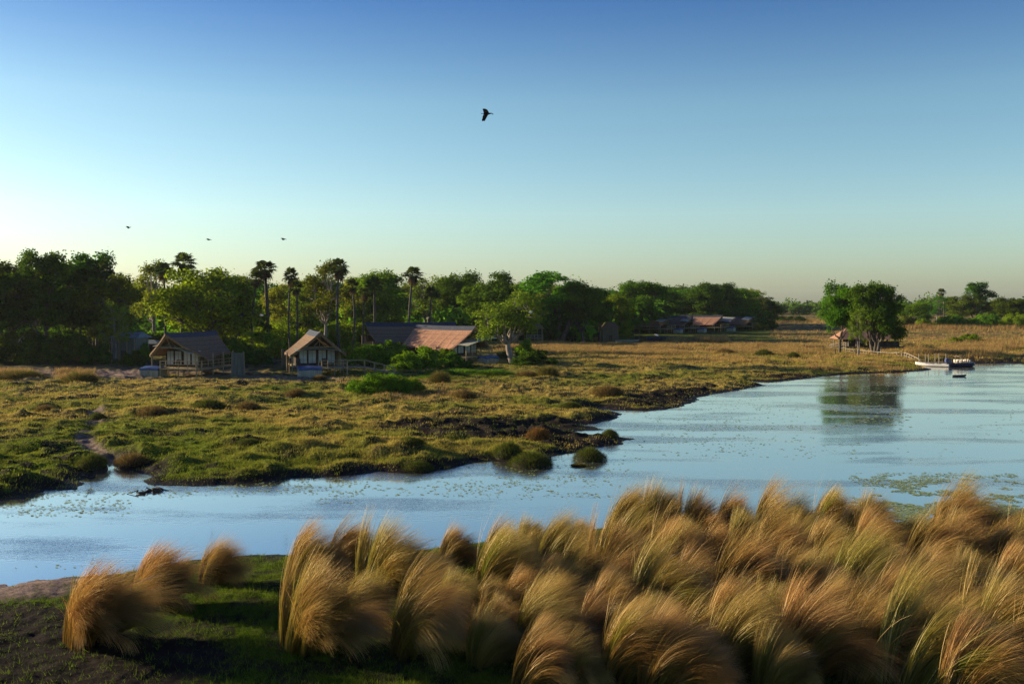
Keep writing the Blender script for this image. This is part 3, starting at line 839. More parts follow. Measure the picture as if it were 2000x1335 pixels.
T['olive'] = make_tree('olive', 8, 13, 11, LOB['wide'], 3.4, .34, 66, 140, .21, M['bark'], M['leaf_olive'], 1.2)
T['multi'] = make_tree('multi', 9, 17, 15, LOB['multi'], 4.6, .60, 112, 165, .25, M['bark'], M['leaf'], 1.45, n_trunks=5, limb_show=1.6)
T['airy'] = make_tree('airy', 10, 12, 10, LOB['ragged'], 3.5, .3, 46, 80, .17, M['bark_pale'], M['leaf'], 0.95, limb_show=1.6)
T['small'] = make_tree('small', 12, 7, 6.5, LOB['round'], 1.8, .18, 42, 120, .17, M['bark'], M['leaf'], .8)
T['flat'] = make_tree('flat', 13, 9, 12, [(-.3,0,.75,.6,.8,.2),(.4,0,.72,.55,.7,.2),(0,0,.5,.8,.8,.25)], 2.2, .3, 70, 130, .2, M['bark'], M['leaf'], 1.1)

def make_palm(seed, h, crown_r=2.2, droop=0.5, skirt=True, bend=0.6, leaves=30):
    rng = np.random.default_rng(seed)
    t = np.linspace(0, 1, 14)[:, None]
    a = rng.uniform(0, 2 * PI)
    top = np.array([math.cos(a) * bend, math.sin(a) * bend, h - crown_r * 0.7])
    p = top * t + np.sin(t * PI) * np.array([[math.cos(a + 2), math.sin(a + 2), 0]]) * bend * 0.6
    p[0, 2] = -0.3
    r = 0.24 - 0.07 * t[:, 0] + 0.05 * np.exp(-((t[:, 0] - .62) / .16) ** 2); r[0] = 0.36
    V, f = tubes_np([(p, r, 8)])
    tm = raw_mesh('trunk', V, [f], smooth=True); tm.materials.append(M['bark_palm'])
    def fans(n, elo, ehi, pet, R, drp, vv):
        Vs, Fs, As = [], [], []; b = 0
        for i in range(n):
            az = 2 * PI * (i * 0.618 + rng.uniform(-.05, .05)); el = rad(rng.uniform(elo, ehi))
            d = np.array([math.cos(az) * math.cos(el), math.sin(az) * math.cos(el), math.sin(el)])
            L = pet * rng.uniform(.8, 1.15); RR = R * rng.uniform(.8, 1.15)
            hub = top + d * L + np.array([0, 0, -drp * 0.15])
            side = np.cross(d, [0, 0, 1]); side /= np.linalg.norm(side) + 1e-9
            nrm = np.cross(side, d)
            # petiole
            w = side * 0.035
            Vs.append(np.array([top - w, top + w, hub + w, hub - w])); Fs.append(np.array([[0, 1, 2, 3]]) + b); b += 4; As.append(np.full(4, 0.3))
            K = 13
            val = rng.uniform(0.1, 0.9) * vv
            for k in range(K):
                th = rad(-115 + 230 * k / (K - 1)) + rng.normal(0, .03)
                dk = d * math.cos(th) + side * math.sin(th)
                l = RR * (1 - 0.25 * abs(math.sin(th / 2)))
                tip = hub + dk * l + np.array([0, 0, -drp * l * 0.45 - 0.1]) + nrm * 0.12 * (k % 2)
                m1 = hub + dk * l * 0.55 + nrm * 0.1 + np.array([0, 0, -0.02])
                pk = np.cross(dk, nrm); ww = l * 0.115
                Vs.append(np.array([hub, m1 - pk * ww, tip, m1 + pk * ww])); Fs.append(np.array([[0, 1, 2, 3]]) + b); b += 4
                As.append(np.full(4, val))
        return np.concatenate(Vs), np.concatenate(Fs), np.concatenate(As)
    V, f, A = fans(int(leaves * .72), -28, 80, crown_r * 0.50, crown_r * 0.55, droop, 1.0)
    cm = raw_mesh('crown', V, [f], attrs={'v': A}); cm.materials.append(M['palm'])
    d = dict(trunk=tm, crown=cm, h=h, w=crown_r * 2)
    if skirt:
        V, f, A = fans(9, -80, -45, crown_r * 0.35, crown_r * 0.5, 0.9, 1.0)
        sm = raw_mesh('dry_fronds', V, [f], attrs={'v': A}); sm.materials.append(M['dry_frond']); d['dry_fronds'] = sm
    return d
PALM = [make_palm(31, 17, 2.4, .5, True, 0.8, 40), make_palm(32, 16, 2.2, .8, True, 0.4, 34), make_palm(33, 15, 2.0, .35, True, 1.0, 36), make_palm(34, 13, 2.3, .9, False, .5, 36)]

def make_bush(seed, h, w, n_clump, leaves, leaf, lmat, clump_r, low=0.08):
    rng = np.random.default_rng(seed)
    a = rng.uniform(0, 2 * PI, n_clump); r = rng.random(n_clump) ** 0.5
    X = np.cos(a) * r * w / 2; Y = np.sin(a) * r * w / 2 * 0.8
    Z = h * (low + (1 - low) * rng.uniform(0.15, 0.92, n_clump) * np.sqrt(1 - 0.85 * r ** 2))
    Z = np.maximum(Z - clump_r * 0.3, 0.1)
    C = np.stack([X, Y, Z], -1)
    wi = np.repeat(np.arange(n_clump), leaves); n = len(wi)
    q = rng.normal(0, 1, (n, 3)); q /= np.linalg.norm(q, axis=1)[:, None]
    P = C[wi] + q * rng.uniform(0.2, 1, n)[:, None] ** .6 * clump_r * np.array([1, 1, .8]) * rng.uniform(.7, 1.3, n_clump)[wi][:, None]
    P[:, 2] = np.maximum(P[:, 2], 0.03)
    V, f = leaf_quads(P, q * .7 + np.array([0, 0, .6]) + rng.normal(0, .6, (n, 3)), leaf * rng.uniform(.6, 1.3, n), rng)
    v = np.repeat(np.clip(rng.uniform(0, 1, n_clump)[wi] * .6 + rng.random(n) * .5, 0, 1), 4)
    me = raw_mesh('foliage', V, [f], attrs={'v': v}); me.materials.append(lmat)
    paths = []
    for c in C[:min(22, n_clump)]:
        t = np.linspace(0, 1, 5)[:, None]; b0 = np.array([c[0] * .15, c[1] * .15, -0.15])
        p = b0 + (c - b0) * t + rng.normal(0, .05, (5, 3)) * t
        paths.append((p, .05 - .035 * t[:, 0], 4))
    V, f = tubes_np(paths); sm = raw_mesh('stems', V, [f]); sm.materials.append(M['bark'])
    return dict(foliage=me, stems=sm, h=h, w=w)
B = {}
B['green'] = make_bush(51, 2.6, 5.0, 46, 130, .13, M['leaf_bright'], .55)
B['green2'] = make_bush(52, 3.2, 4.6, 56, 130, .13, M['leaf_bright'], .58)
B['dark'] = make_bush(53, 3.0, 5.0, 46, 130, .14, M['leaf_deep'], .6)
B['olive'] = make_bush(54, 2.4, 4.4, 40, 120, .12, M['leaf_olive'], .5)
B['hedge'] = make_bush(55, 4.0, 12.0, 110, 120, .17, M['leaf_bright'], .9)
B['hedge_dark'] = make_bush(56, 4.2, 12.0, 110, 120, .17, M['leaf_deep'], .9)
def plant_bush(kind, px, py, wpx, top, label, cat='bush', group=None, rz=None, name='bush'):
    x, y, z = gpt(px, py)
    p = B[kind]; w = wpx * y / F * 1.2; h = (Q(px, top, y)[2] - z) * 1.08
    o = empty(name, (x, y, z), rz if rz is not None else (px * 0.37) % 6.28, label, cat, group)
    o.scale = (w / p['w'], w / p['w'], h / p['h'])
    for k in ('foliage', 'stems'):
        c = bpy.data.objects.new(k, p[k]); COL.objects.link(c); c.parent = o
    return o
def plant_tree(kind, px, py, wpx, top, label, cat='tree', group=None, rz=None, name='tree', y=None):
    if y is None: x, y, z = gpt(px, py)
    else:
        x = Q(px, 600, y)[0]; z = gz1(x, y)
    p = T[kind]; w = wpx * y / F * 1.22; h = (Q(px, top, y)[2] - z) * 1.01
    return stand(name, p, (x, y, z), w / p['w'], h / p['h'], rz if rz is not None else (px * 0.73) % 6.28, label, cat, group)
def plant_palm(i, px, py, top, wpx, label, rz=None, y=None):
    if y is None: x, y, z = gpt(px, py)
    else: x = Q(px, 600, y)[0]; z = gz1(x, y)
    p = PALM[i]; h = Q(px, top, y)[2] - z
    return stand('palm_tree', p, (x, y, z), wpx * y / F / p['w'], h / p['h'], rz if rz is not None else px * 1.3, label, 'palm tree', 'palms of the woodland')

# kind, px, base py, width px, top py, label
for a in [
 ('deep', -95, 706, 190, 500, 'dark dense tree cut by the left edge of the picture'),
 ('deep2', 28, 702, 130, 508, 'dark tree at the far left, lower than its tall right neighbour'),
 ('deep3', 82, 705, 105, 485, 'tallest dark ragged tree of the far left with sky gaps in its top'),
 ('deep', 132, 700, 120, 516, 'dark bushy tree between the two high ragged tops at left'),
 ('deep3', 190, 697, 95, 488, 'dark tree with twin ragged tops, second high top from the left'),
 ('olive', 216, 704, 105, 532, 'olive tree above the grey storage hut'),
 ('ragged2', 228, 709, 62, 585, 'small yellow green tree with pale trunk beside the grey storage hut'),
 ('ragged', 300, 682, 100, 506, 'open crowned tree with pale crooked limbs left of the big green tree'),
 ('bright', 405, 694, 172, 512, 'big rounded bright green tree directly behind the left lodge roof'),
 ('deep', 470, 690, 90, 560, 'dark tree at the right shoulder of the big green tree'),
 ('ragged', 636, 684, 92, 505, 'ragged tree leaning up beside the tallest palm'),
 ('olive', 596, 676, 80, 545, 'olive tree between the twin palms and the tallest palm'),
 ('round2', 742, 668, 112, 524, 'green tree with rounded top behind the middle palms'),
 ('olive', 552, 674, 80, 552, 'olive tree filling the gap under the heavy headed palm'),
 ('round2', 618, 668, 92, 536, 'round green tree between the close palms and the tallest palm'),
 ('olive', 694, 664, 84, 540, 'olive tree behind the slim palms right of the tallest palm'),
 ('olive', 770, 664, 60, 575, 'yellow green tree just left over the long dark roof'),
 ('ragged2', 836, 662, 92, 536, 'grey green open tree over the middle of the long roof'),
 ('round', 893, 660, 92, 524, 'dark green domed tree behind the right end of the long roof'),
 ('round2', 938, 664, 70, 548, 'green tree in the gap left of the big fig tree'),
 ('deep2', 985, 664, 90, 530, 'dark tree rising behind the lone crooked tree'),
 ('multi', 1085, 664, 150, 526, 'massive many stemmed fig tree with dark columns of trunk'),
 ('round', 1140, 664, 86, 545, 'dark green tree leaning on the right of the massive fig'),
 ('deep2', 1172, 662, 60, 560, 'dark narrow tree between the massive fig and the domed trees'),
 ('bright', 1195, 664, 76, 568, 'light green low branched tree over the small reed hut'),
 ('round2', 1246, 650, 112, 546, 'broad dark green tree with twin bumps over the grass pond'),
 ('deep', 1300, 642, 90, 566, 'dark tree over the first of the far row of tents'),
 ('round', 1326, 641, 74, 560, 'mid green tree above the gap between the far tents'),
 ('round2', 1366, 640, 84, 556, 'green tree rising over the sunlit far tent'),
 ('deep2', 1408, 639, 88, 552, 'high dark tree right behind the sunlit far tent'),
 ('round', 1448, 638, 76, 558, 'dark tree near the right end of the woodland'),
 ('ragged2', 1476, 637, 42, 562, 'thin topped last tree of the woodland before the open plain'),
 ('small', 1506, 634, 40, 588, 'small lone round tree on the open plain right of the woodland'),
 ('flat', 1784, 640, 62, 588, 'flat topped green tree standing right of the island trees'),
 ('airy', 1830, 637, 50, 574, 'bottle trunked pale tree below the lone far palm'),
 ('olive', 1874, 634, 66, 574, 'grey olive tree left of the tallest tree of the right treeline'),
 ('deep3', 1910, 634, 50, 549, 'tallest tree of the right treeline with a knobbly narrow top'),
 ('olive', 1945, 634, 50, 585, 'low olive tree right after the tallest of the right treeline'),
 ('round', 1972, 636, 54, 577, 'mid green tree near the right edge of the picture'),
 ('round2', 2022, 636, 56, 580, 'green tree cut by the right edge of the picture'),
 ('olive', 2080, 638, 70, 575, 'olive tree just past the right edge'),
 ('small', 1800, 636, 34, 606, 'small green tree tucked under the flat topped tree'),
]:
    plant_tree(*a)
# the solitary tree by the third lodge, crooked bare trunk
T['crooked'] = make_tree('crooked', 77, 13, 12.5, [(-.45,0,.62,.5,.5,.2),(.2,.1,.8,.5,.5,.16),(.55,-.1,.66,.42,.5,.16),(-.5,-.2,.42,.35,.4,.12),(.05,-.2,.55,.5,.5,.18)], 3.6, .48, 84, 100, .17, M['bark_pale'], M['leaf_olive'], 1.0, lean=-0.22, limb_show=2.0)
plant_tree('crooked', 1003, 712, 138, 564, 'lone crooked tree with bare pale trunk beside the third lodge', rz=0.0)
# island trees
plant_tree('round', 1640, 688, 70, 543, 'left tree of the small island with a straight dark trunk', rz=1.0)
T['island'] = make_tree('island', 79, 14, 15, [(-.35,0,.8,.4,.45,.16),(.2,.1,.82,.4,.45,.14),(.6,.1,.66,.34,.4,.14),(-.2,-.2,.45,.65,.6,.28),(.35,-.1,.38,.5,.5,.24),(.75,0,.25,.22,.25,.07)], 2.4, .62, 140, 150, .22, M['bark'], M['leaf_deep'], 1.15, n_trunks=3, limb_show=2)
plant_tree('island', 1707, 692, 104, 547, 'great spreading dark tree over the island boathouse', rz=0.0)
plant_tree('ragged2', 1677, 696, 40, 600, 'slim pale trunked tree in front of the island boathouse', rz=0.5)

for a in [
 (0, 353, 682, 495, 58, 'palm with feathery head highest above the open pale limbed tree'),
 (1, 322, 684, 511, 44, 'dark palm with drooping head just left of the highest left palm'),
 (3, 204, 700, 508, 44, 'palm head half hidden among the dark trees at far left'),
 (1, 160, 699, 522, 44, 'shaggy palm head in shade between the dark left trees'),
 (1, 524, 690, 508, 62, 'heavy headed palm with full shaggy crown right of the big green tree'),
 (2, 491, 692, 528, 42, 'shorter palm left of the heavy headed palm'),
 (0, 567, 690, 523, 38, 'upper one of the two close palms behind the second lodge'),
 (2, 577, 694, 548, 34, 'lower one of the two close palms behind the second lodge'),
 (0, 664, 694, 506, 50, 'tallest slim palm with bare trunk beside the second lodge'),
 (2, 688, 690, 545, 34, 'slim palm with pale trunk right next to the tallest palm'),
 (1, 710, 688, 560, 32, 'palm with hanging dry fronds at the left end of the long roof'),
 (3, 729, 684, 540, 46, 'dark wide headed palm above the long roof start'),
 (0, 798, 676, 522, 50, 'high palm standing free above the middle of the long roof'),
 (3, 842, 668, 560, 38, 'low palm with yellow skirt above the sunlit thatch'),
]:
    plant_palm(*a)
plant_palm(2, 1842, 636, 564, 21, 'lone far palm rising over the right treeline')

# rows of the wood behind, seen as foliage and trunks in the gaps
rng = np.random.default_rng(14)
G2 = 'trees of the rear rows of the woodland'
for i in range(34):
    px = -170 + 1640 * (i + rng.uniform(-.3, .3)) / 33
    kind = ['round', 'olive', 'deep', 'bright', 'round2', 'deep'][rng.integers(0, 6)] if px > 250 else ['deep', 'deep2', 'deep3'][rng.integers(0, 3)]
    frac = min(max(px, 0) / 1480, 1)
    top = 510 + 44 * frac + rng.uniform(0, 22)
    if 205 < px < 330 or 560 < px < 640: top += 25
    y = (230 + 130 * frac) * rng.uniform(1.0, 1.25)
    plant_tree(kind, px, 0, 100 * rng.uniform(.75, 1.1), top, 'tree of the rear rows seen between the nearer trunks and crowns of the woodland', group=G2, y=y)

# bushes and undergrowth
BU = [
 ('hedge_dark', 20, 707, 150, 640, 'dark undergrowth bush at the left edge under the tall trees'),
 ('hedge_dark', 120, 709, 130, 648, 'dark undergrowth bush between the left edge and the storage hut'),
 ('dark', 196, 711, 50, 672, 'dark bush against the left side of the grey storage hut'),
 ('dark', 262, 713, 44, 682, 'low dark bush between storage hut and first lodge'),
 ('green', 283, 706, 22, 664, 'small bright bush peeping left of the first lodge gable'),
 ('dark', 462, 706, 62, 656, 'dark bush behind the standing grey reed screen'),
 ('dark', 500, 716, 60, 682, 'low dark bush right of the standing grey reed screen'),
 ('green2', 500, 700, 90, 648, 'green bush with yellow tips behind the reed screen'),
 ('hedge', 540, 680, 120, 630, 'bright green thicket left behind the second lodge'),
 ('hedge', 628, 676, 110, 632, 'bright green thicket right behind the second lodge ridge'),
 ('hedge', 705, 672, 90, 632, 'bright green thicket under the slim palms'),
 ('green', 690, 704, 56, 664, 'sunlit bush at the right eave of the second lodge'),
 ('green2', 722, 714, 66, 672, 'dark green bush behind the boat ramp of the second lodge'),
 ('green', 762, 704, 62, 660, 'sunny bush covering the foot of the long dark roof'),
 ('green2', 792, 722, 60, 686, 'rounded green bush below the sunlit thatch roof'),
 ('green2', 836, 716, 70, 676, 'deep green bush under the thatch eave of the third lodge'),
 ('green2', 872, 714, 46, 680, 'upright green bush under the drooping thatch corner'),
 ('green', 886, 718, 36, 684, 'light green bush beside the deck of the third lodge'),
 ('dark', 912, 720, 44, 704, 'low dark bush in front of the third lodge deck posts'),
 ('dark', 1046, 714, 76, 682, 'dark rounded bush right of the crooked tree'),
 ('green', 1028, 700, 34, 656, 'bright leafy sapling right of the crooked trunk'),
 ('olive', 985, 700, 24, 682, 'small bush left of the crooked trunk'),
 ('green2', 1224, 662, 30, 646, 'round bush beside the far reed hut'),
 ('olive', 1485, 645, 26, 626, 'yellow green bush at the right end of the far tents'),
 ('green', 1893, 672, 58, 650, 'dense green bush alone in the dry right meadow'),
 ('green', 1866, 673, 24, 656, 'small green bush touching the left of the meadow bush'),
 ('hedge', 1860, 640, 64, 614, 'green scrub below the olive tree of the right treeline'),
 ('hedge', 1925, 640, 60, 612, 'green scrub below the tallest tree of the right treeline'),
 ('hedge', 1985, 641, 56, 612, 'green scrub at the right edge of the picture'),
 ('green', 1806, 638, 26, 616, 'green scrub bush under the flat topped tree'),
 ('olive', 1765, 640, 34, 608, 'low yellow green bush behind the island tree'),
 ('hedge_dark', 1545, 628, 60, 616, 'dark low scrub on the far plain left of the island'),
]
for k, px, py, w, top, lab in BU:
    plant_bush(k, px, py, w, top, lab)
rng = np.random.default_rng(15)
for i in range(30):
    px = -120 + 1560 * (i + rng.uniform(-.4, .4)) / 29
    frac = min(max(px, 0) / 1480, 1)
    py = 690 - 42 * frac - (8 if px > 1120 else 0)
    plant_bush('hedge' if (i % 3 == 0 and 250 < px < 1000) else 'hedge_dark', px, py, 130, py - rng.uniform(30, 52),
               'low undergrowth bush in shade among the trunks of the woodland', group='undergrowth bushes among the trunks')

def forest(name, seed, pts, h0, h1, cr, leaf, m, lab, per=60):
    """far wood that reads as one mass"""
    rng = np.random.default_rng(seed)
    Vs, Fs, As = [], [], []; b = 0
    for (x, y, s) in pts:
        h = rng.uniform(h0, h1) * s; w = h * rng.uniform(.5, .9)
        n = per
        q = rng.normal(0, 1, (n, 3)); q /= np.linalg.norm(q, axis=1)[:, None]
        P = np.array([x, y, h * .48]) + q * rng.uniform(.5, 1, n)[:, None] * np.array([w * .6, w * .6, h * .5]) + rng.normal(0, .5, (n, 3))
        V, f = leaf_quads(P, q + rng.normal(0, .6, (n, 3)), leaf * rng.uniform(.6, 1.4, n), rng)
        Vs.append(V); Fs.append(f + b); As.append(np.full(len(V), rng.random())); b += len(V)
    me = raw_mesh(name, np.concatenate(Vs), [np.concatenate(Fs)], attrs={'v': np.concatenate(As)})
    tag(link(name, me, m), lab, 'woodland', kind='stuff')
rng = np.random.default_rng(16)
pts = []
for i in range(420):
    px = rng.uniform(1380, 2250); y = rng.uniform(750, 1000)
    pts.append(((px - 1000) / F * y, y, 0.55 + 0.6 * vnoise(np.array([px / 22.0]), np.array([3.0]), 5)[0]))
forest('distant_woodland', 17, pts, 10, 18, 5, 1.3, M['leaf_deep'], 'hazy blue green wood along the horizon at the right')
pts = []
for i in range(520):
    px = rng.uniform(-400, 1480); y = rng.uniform(400, 620)
    pts.append(((px - 1000) / F * y, y, 0.8 + 0.5 * rng.random()))
for i in range(620):
    y = rng.uniform(250, 430); f_ = (y - 250) / 180; px = rng.uniform(-400, 1150 + 300 * f_)
    pts.append(((px - 1000) / F * y, y, 0.62 + 0.3 * rng.random()))
forest('woodland_interior', 18, pts, 10, 16, 5, 1.0, M['leaf'], 'pale mass of the deeper wood glimpsed through the gaps of the left woodland')

# ---------------------------------------------------------------- fine blades that arch with the wind
def arched(P, L, W, az, th0, bend, rng, segs=7, power=1.25):
    """P roots, L lengths; the blade starts th0 off the vertical towards az and bends by 'bend' more towards it"""
    N = len(P)
    t = np.linspace(0, 1, segs + 1)
    th = th0[:, None] + bend[:, None] * t[None, :] ** power
    dl = L[:, None] / segs
    dx = np.sin(th) * dl; dz = np.cos(th) * dl
    X = np.concatenate([np.zeros((N, 1)), np.cumsum(dx[:, 1:], 1)], 1); Z = np.concatenate([np.zeros((N, 1)), np.cumsum(dz[:, 1:], 1)], 1)
    ca, sa = np.cos(az)[:, None], np.sin(az)[:, None]
    cx = P[:, 0:1] + X * ca; cy = P[:, 1:2] + X * sa; cz = P[:, 2:3] + Z
    cz = np.maximum(cz, P[:, 2:3] + 0.02)
    fa = rng.uniform(0, PI, N)
    w = W[:, None] * (1 - t[None, :] ** 2 * 0.85) * 0.5
    sx = np.cos(fa)[:, None] * w; sy = np.sin(fa)[:, None] * w
    A = np.stack([cx - sx, cy - sy, cz], -1); Bq = np.stack([cx + sx, cy + sy, cz], -1)
    V = np.stack([A, Bq], 2).reshape(-1, 3)
    S = segs + 1
    b = (np.arange(N) * S * 2)[:, None]
    k = (np.arange(segs) * 2)[None, :]
    i = b + k
    f = np.stack([i, i + 1, i + 3, i + 2], -1).reshape(-1, 4)
    tt = np.tile(np.repeat(t, 2), N)
    return V, f, tt

def tussock_mat():
    m, n, out = new_mat('dry_tussock_blades')
    at = n.nodes.new('ShaderNodeAttribute'); at.attribute_name = 'v'
    ah = n.nodes.new('ShaderNodeAttribute'); ah.attribute_name = 't'
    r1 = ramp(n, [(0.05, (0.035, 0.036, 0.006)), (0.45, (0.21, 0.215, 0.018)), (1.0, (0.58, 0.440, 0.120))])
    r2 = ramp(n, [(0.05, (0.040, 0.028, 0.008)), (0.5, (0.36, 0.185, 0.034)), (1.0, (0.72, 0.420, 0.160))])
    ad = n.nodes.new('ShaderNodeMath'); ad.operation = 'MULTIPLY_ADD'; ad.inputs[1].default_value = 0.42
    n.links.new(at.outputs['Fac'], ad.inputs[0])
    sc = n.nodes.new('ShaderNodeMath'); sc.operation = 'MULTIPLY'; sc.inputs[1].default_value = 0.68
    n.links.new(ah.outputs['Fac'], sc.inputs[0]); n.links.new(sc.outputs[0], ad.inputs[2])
    n.links.new(ad.outputs[0], r1.inputs[0]); n.links.new(ad.outputs[0], r2.inputs[0])
    oi = n.nodes.new('ShaderNodeObjectInfo')
    mx0 = n.nodes.new('ShaderNodeMix'); mx0.data_type = 'RGBA'
    ag = n.nodes.new('ShaderNodeAttribute'); ag.attribute_name = 'g'
    g1 = n.nodes.new('ShaderNodeMath'); g1.operation = 'MULTIPLY_ADD'; g1.inputs[1].default_value = 0.75; g1.use_clamp = True
    g2 = n.nodes.new('ShaderNodeMath'); g2.operation = 'MULTIPLY_ADD'; g2.inputs[1].default_value = 0.9; g2.inputs[2].default_value = -0.35
    n.links.new(ag.outputs['Fac'], g2.inputs[0]); n.links.new(oi.outputs['Random'], g1.inputs[0]); n.links.new(g2.outputs[0], g1.inputs[2])
    n.links.new(g1.outputs[0], mx0.inputs[0]); n.links.new(r1.outputs[0], mx0.inputs[6]); n.links.new(r2.outputs[0], mx0.inputs[7])
    d = n.nodes.new('ShaderNodeBsdfDiffuse'); t = n.nodes.new('ShaderNodeBsdfTranslucent')
    n.links.new(mx0.outputs[2], d.inputs[0]); n.links.new(mx0.outputs[2], t.inputs[0])
    mx = n.nodes.new('ShaderNodeMixShader'); mx.inputs[0].default_value = 0.38
    n.links.new(d.outputs[0], mx.inputs[1]); n.links.new(t.outputs[0], mx.inputs[2])
    g = n.nodes.new('ShaderNodeBsdfGlossy'); g.inputs['Roughness'].default_value = 0.45; g.inputs[0].default_value = (0.9, 0.8, 0.6, 1)
    m3 = n.nodes.new('ShaderNodeMixShader'); m3.inputs[0].default_value = 0.05
    n.links.new(mx.outputs[0], m3.inputs[1]); n.links.new(g.outputs[0], m3.inputs[2])
    n.links.new(m3.outputs[0], out.inputs[0])
    return m
M['tussock'] = tussock_mat()
def make_tussock(seed, n=6000, Lm=2.7, rootr=0.42, bend_m=1.9, sheaves=9, locks=85):
    """a head of blades: rises from a narrow foot, arches over with the wind (+x) and hangs down on the lee side"""
    rng = np.random.default_rng(seed)
    sa = rng.uniform(0, 2 * PI, sheaves); sr = rootr * rng.uniform(0.3, 1.0, sheaves)
    sb = rng.normal(0, 0.16, sheaves); sz = rng.normal(-0.10, 0.22, sheaves); sL = rng.normal(1, .06, sheaves)
    ls = rng.integers(0, sheaves, locks)
    la = sa[ls] + rng.normal(0, 0.55, locks); lr = np.clip(sr[ls] + rng.normal(0, 0.12, locks), .02, rootr * 1.25)
    lx = np.cos(la) * lr; ly = np.sin(la) * lr
    # windward blades stand up, lee blades lie over
    lb = bend_m + sb[ls] + 0.55 * lx / rootr + rng.normal(0, .16, locks)
    laz = sz[ls] + 0.55 * ly / rootr + rng.normal(0, .12, locks)
    lL = sL[ls] * (1 - 0.20 * lx / rootr) * rng.normal(1, .05, locks)
    lt = 0.20 + 0.26 * lx / rootr + rng.normal(0, .05, locks)
    lt = np.maximum(lt, -0.02)
    lv = rng.random(locks)
    k = rng.integers(0, locks, n)
    P = np.stack([lx[k] + rng.normal(0, .035, n), ly[k] + rng.normal(0, .035, n), np.full(n, -0.05)], -1)
    az = laz[k] + rng.normal(0, .07, n)
    th0 = lt[k] + rng.normal(0, .035, n)
    bend = np.clip(lb[k] + rng.normal(0, .10, n), 0.3, 2.75)
    L = Lm * lL[k] * np.where(rng.random(n) < .75, rng.uniform(.74, 1.06, n), rng.uniform(.4, .8, n))
    stray = rng.random(n) < 0.025; bend[stray] *= 0.6; L[stray] *= 1.06; az[stray] += rng.normal(0, .35, stray.sum())
    W = rng.uniform(0.009, 0.019, n)
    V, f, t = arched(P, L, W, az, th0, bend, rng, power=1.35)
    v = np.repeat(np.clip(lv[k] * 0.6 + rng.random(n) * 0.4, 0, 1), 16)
    lg = np.clip(rng.random(sheaves)[ls] * .7 + rng.random(locks) * .4, 0, 1)
    me = raw_mesh('tussock_grass', V, [f], attrs={'v': v, 't': t, 'g': np.repeat(lg[k], 16)})
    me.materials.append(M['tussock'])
    hgt = float(np.percentile(V[:, 2], 97))
    ns = 4
    Pn = P[:ns]
    V2, f2, t2 = arched(Pn, np.full(ns, Lm * 1.02), np.full(ns, 0.008), az[:ns], th0[:ns] * .5, bend[:ns] * .7, rng)
    seeds = MB()
    for i in range(ns):
        c = V2[i * 16 + 10:i * 16 + 16].reshape(3, 2, 3).mean(1)
        seeds.tube([tuple(c[0]), tuple(c[1]), tuple(c[2])], [0.004, 0.011, 0.003], 5)
    sv, sf = np.array(seeds.v), seeds.f
    quads = np.array([q for q in sf if len(q) == 4])
    m2 = raw_mesh('seed_heads', np.concatenate([V2, sv]), [f2, quads + len(V2)])
    m2.materials.append(M['seed'])
    return me, m2, hgt
TUS = [make_tussock(100 + i, n=[8600, 7800, 9200, 8200][i % 4], Lm=[2.7, 2.9, 2.6, 2.8][i % 4], bend_m=[1.5, 1.25, 1.65, 1.4][(i * 3 + 1) % 4], rootr=[.56, .66, .50][i % 3], sheaves=[7, 9, 6, 8][i % 4]) for i in range(9)]
# root pixel x, root pixel y, height in pixels, variant, fatness
TP = [
 # front row
 (168,1250,160,2,1.3),(602,1262,172,0,1.3),(792,1272,148,3,1.0),(1036,1268,132,1,1.0),(1200,1318,158,4,1.05),(1292,1345,160,7,1.0),(1412,1312,165,5,1.1),(1560,1310,165,1,1.15),
 (1500,1345,120,8,.9),(1660,1335,150,6,1.0),(1768,1350,190,3,1.15),(1860,1375,175,2,1.1),(1925,1290,175,0,1.15),(2010,1345,175,4,1.1),
 # second row
 (290,1180,128,2,1.15),(408,1140,98,5,.95),(742,1150,140,0,1.3),(880,1210,98,8,.9),(950,1170,158,4,1.15),(1172,1215,112,2,.9),(1262,1215,140,3,1.05),(1402,1200,150,6,1.1),
 (1650,1190,160,5,1.15),(1740,1230,130,7,1.1),(1800,1210,140,1,1.0),(1880,1195,125,8,1.0),(1960,1180,130,2,1.0),(1545,1190,125,4,1.0),
 # third row
 (590,1120,100,1,1.05),(650,1110,92,6,1.0),(880,1105,82,7,.85),(1066,1112,118,5,1.05),(1180,1145,140,0,1.1),(1290,1130,130,4,1.0),(1392,1125,105,7,1.0),(1490,1120,112,3,1.0),
 (1590,1130,130,2,1.05),(1690,1110,118,1,1.0),(1775,1130,125,6,1.05),(1850,1110,120,0,1.0),(1935,1120,110,5,1.0),(2020,1130,110,7,1.0),
 # water's edge
 (1206,1058,118,5,1.15),(1280,1062,128,8,1.1),(1345,1066,116,0,1.0),(1400,1058,96,6,.95),(1496,1066,128,1,1.05),(1545,1072,96,3,.9),(1602,1050,112,4,.95),(1650,1070,100,2,.95),
 (1695,1056,100,8,.9),(1760,1082,84,5,.9),(1822,1072,118,6,1.1),(1878,1064,116,3,1.1),(1985,1090,112,4,.9),(2050,1090,110,1,1.0),(1735,1175,110,0,.9),
 (1330,1290,110,6,.9),(1108,1330,90,1,.8),(1440,1225,100,0,.9),
 (690,1205,95,5,.9),(835,1165,90,2,.9),(1010,1205,95,7,.9),(1110,1165,105,3,.9),(1340,1180,110,1,.9),(1225,1100,100,6,.9),(1445,1090,100,8,.9),(1560,1095,95,1,.85),
 (1620,1240,110,7,.95),(1700,1275,120,4,.95),(1840,1280,125,5,.95),(1905,1240,105,2,.9),(1985,1235,115,6,.95),(960,1110,84,3,.85),(1120,1090,84,2,.85),(1350,1350,110,2,.95),(1000,1150,90,0,.8),
]
rng = np.random.default_rng(77)
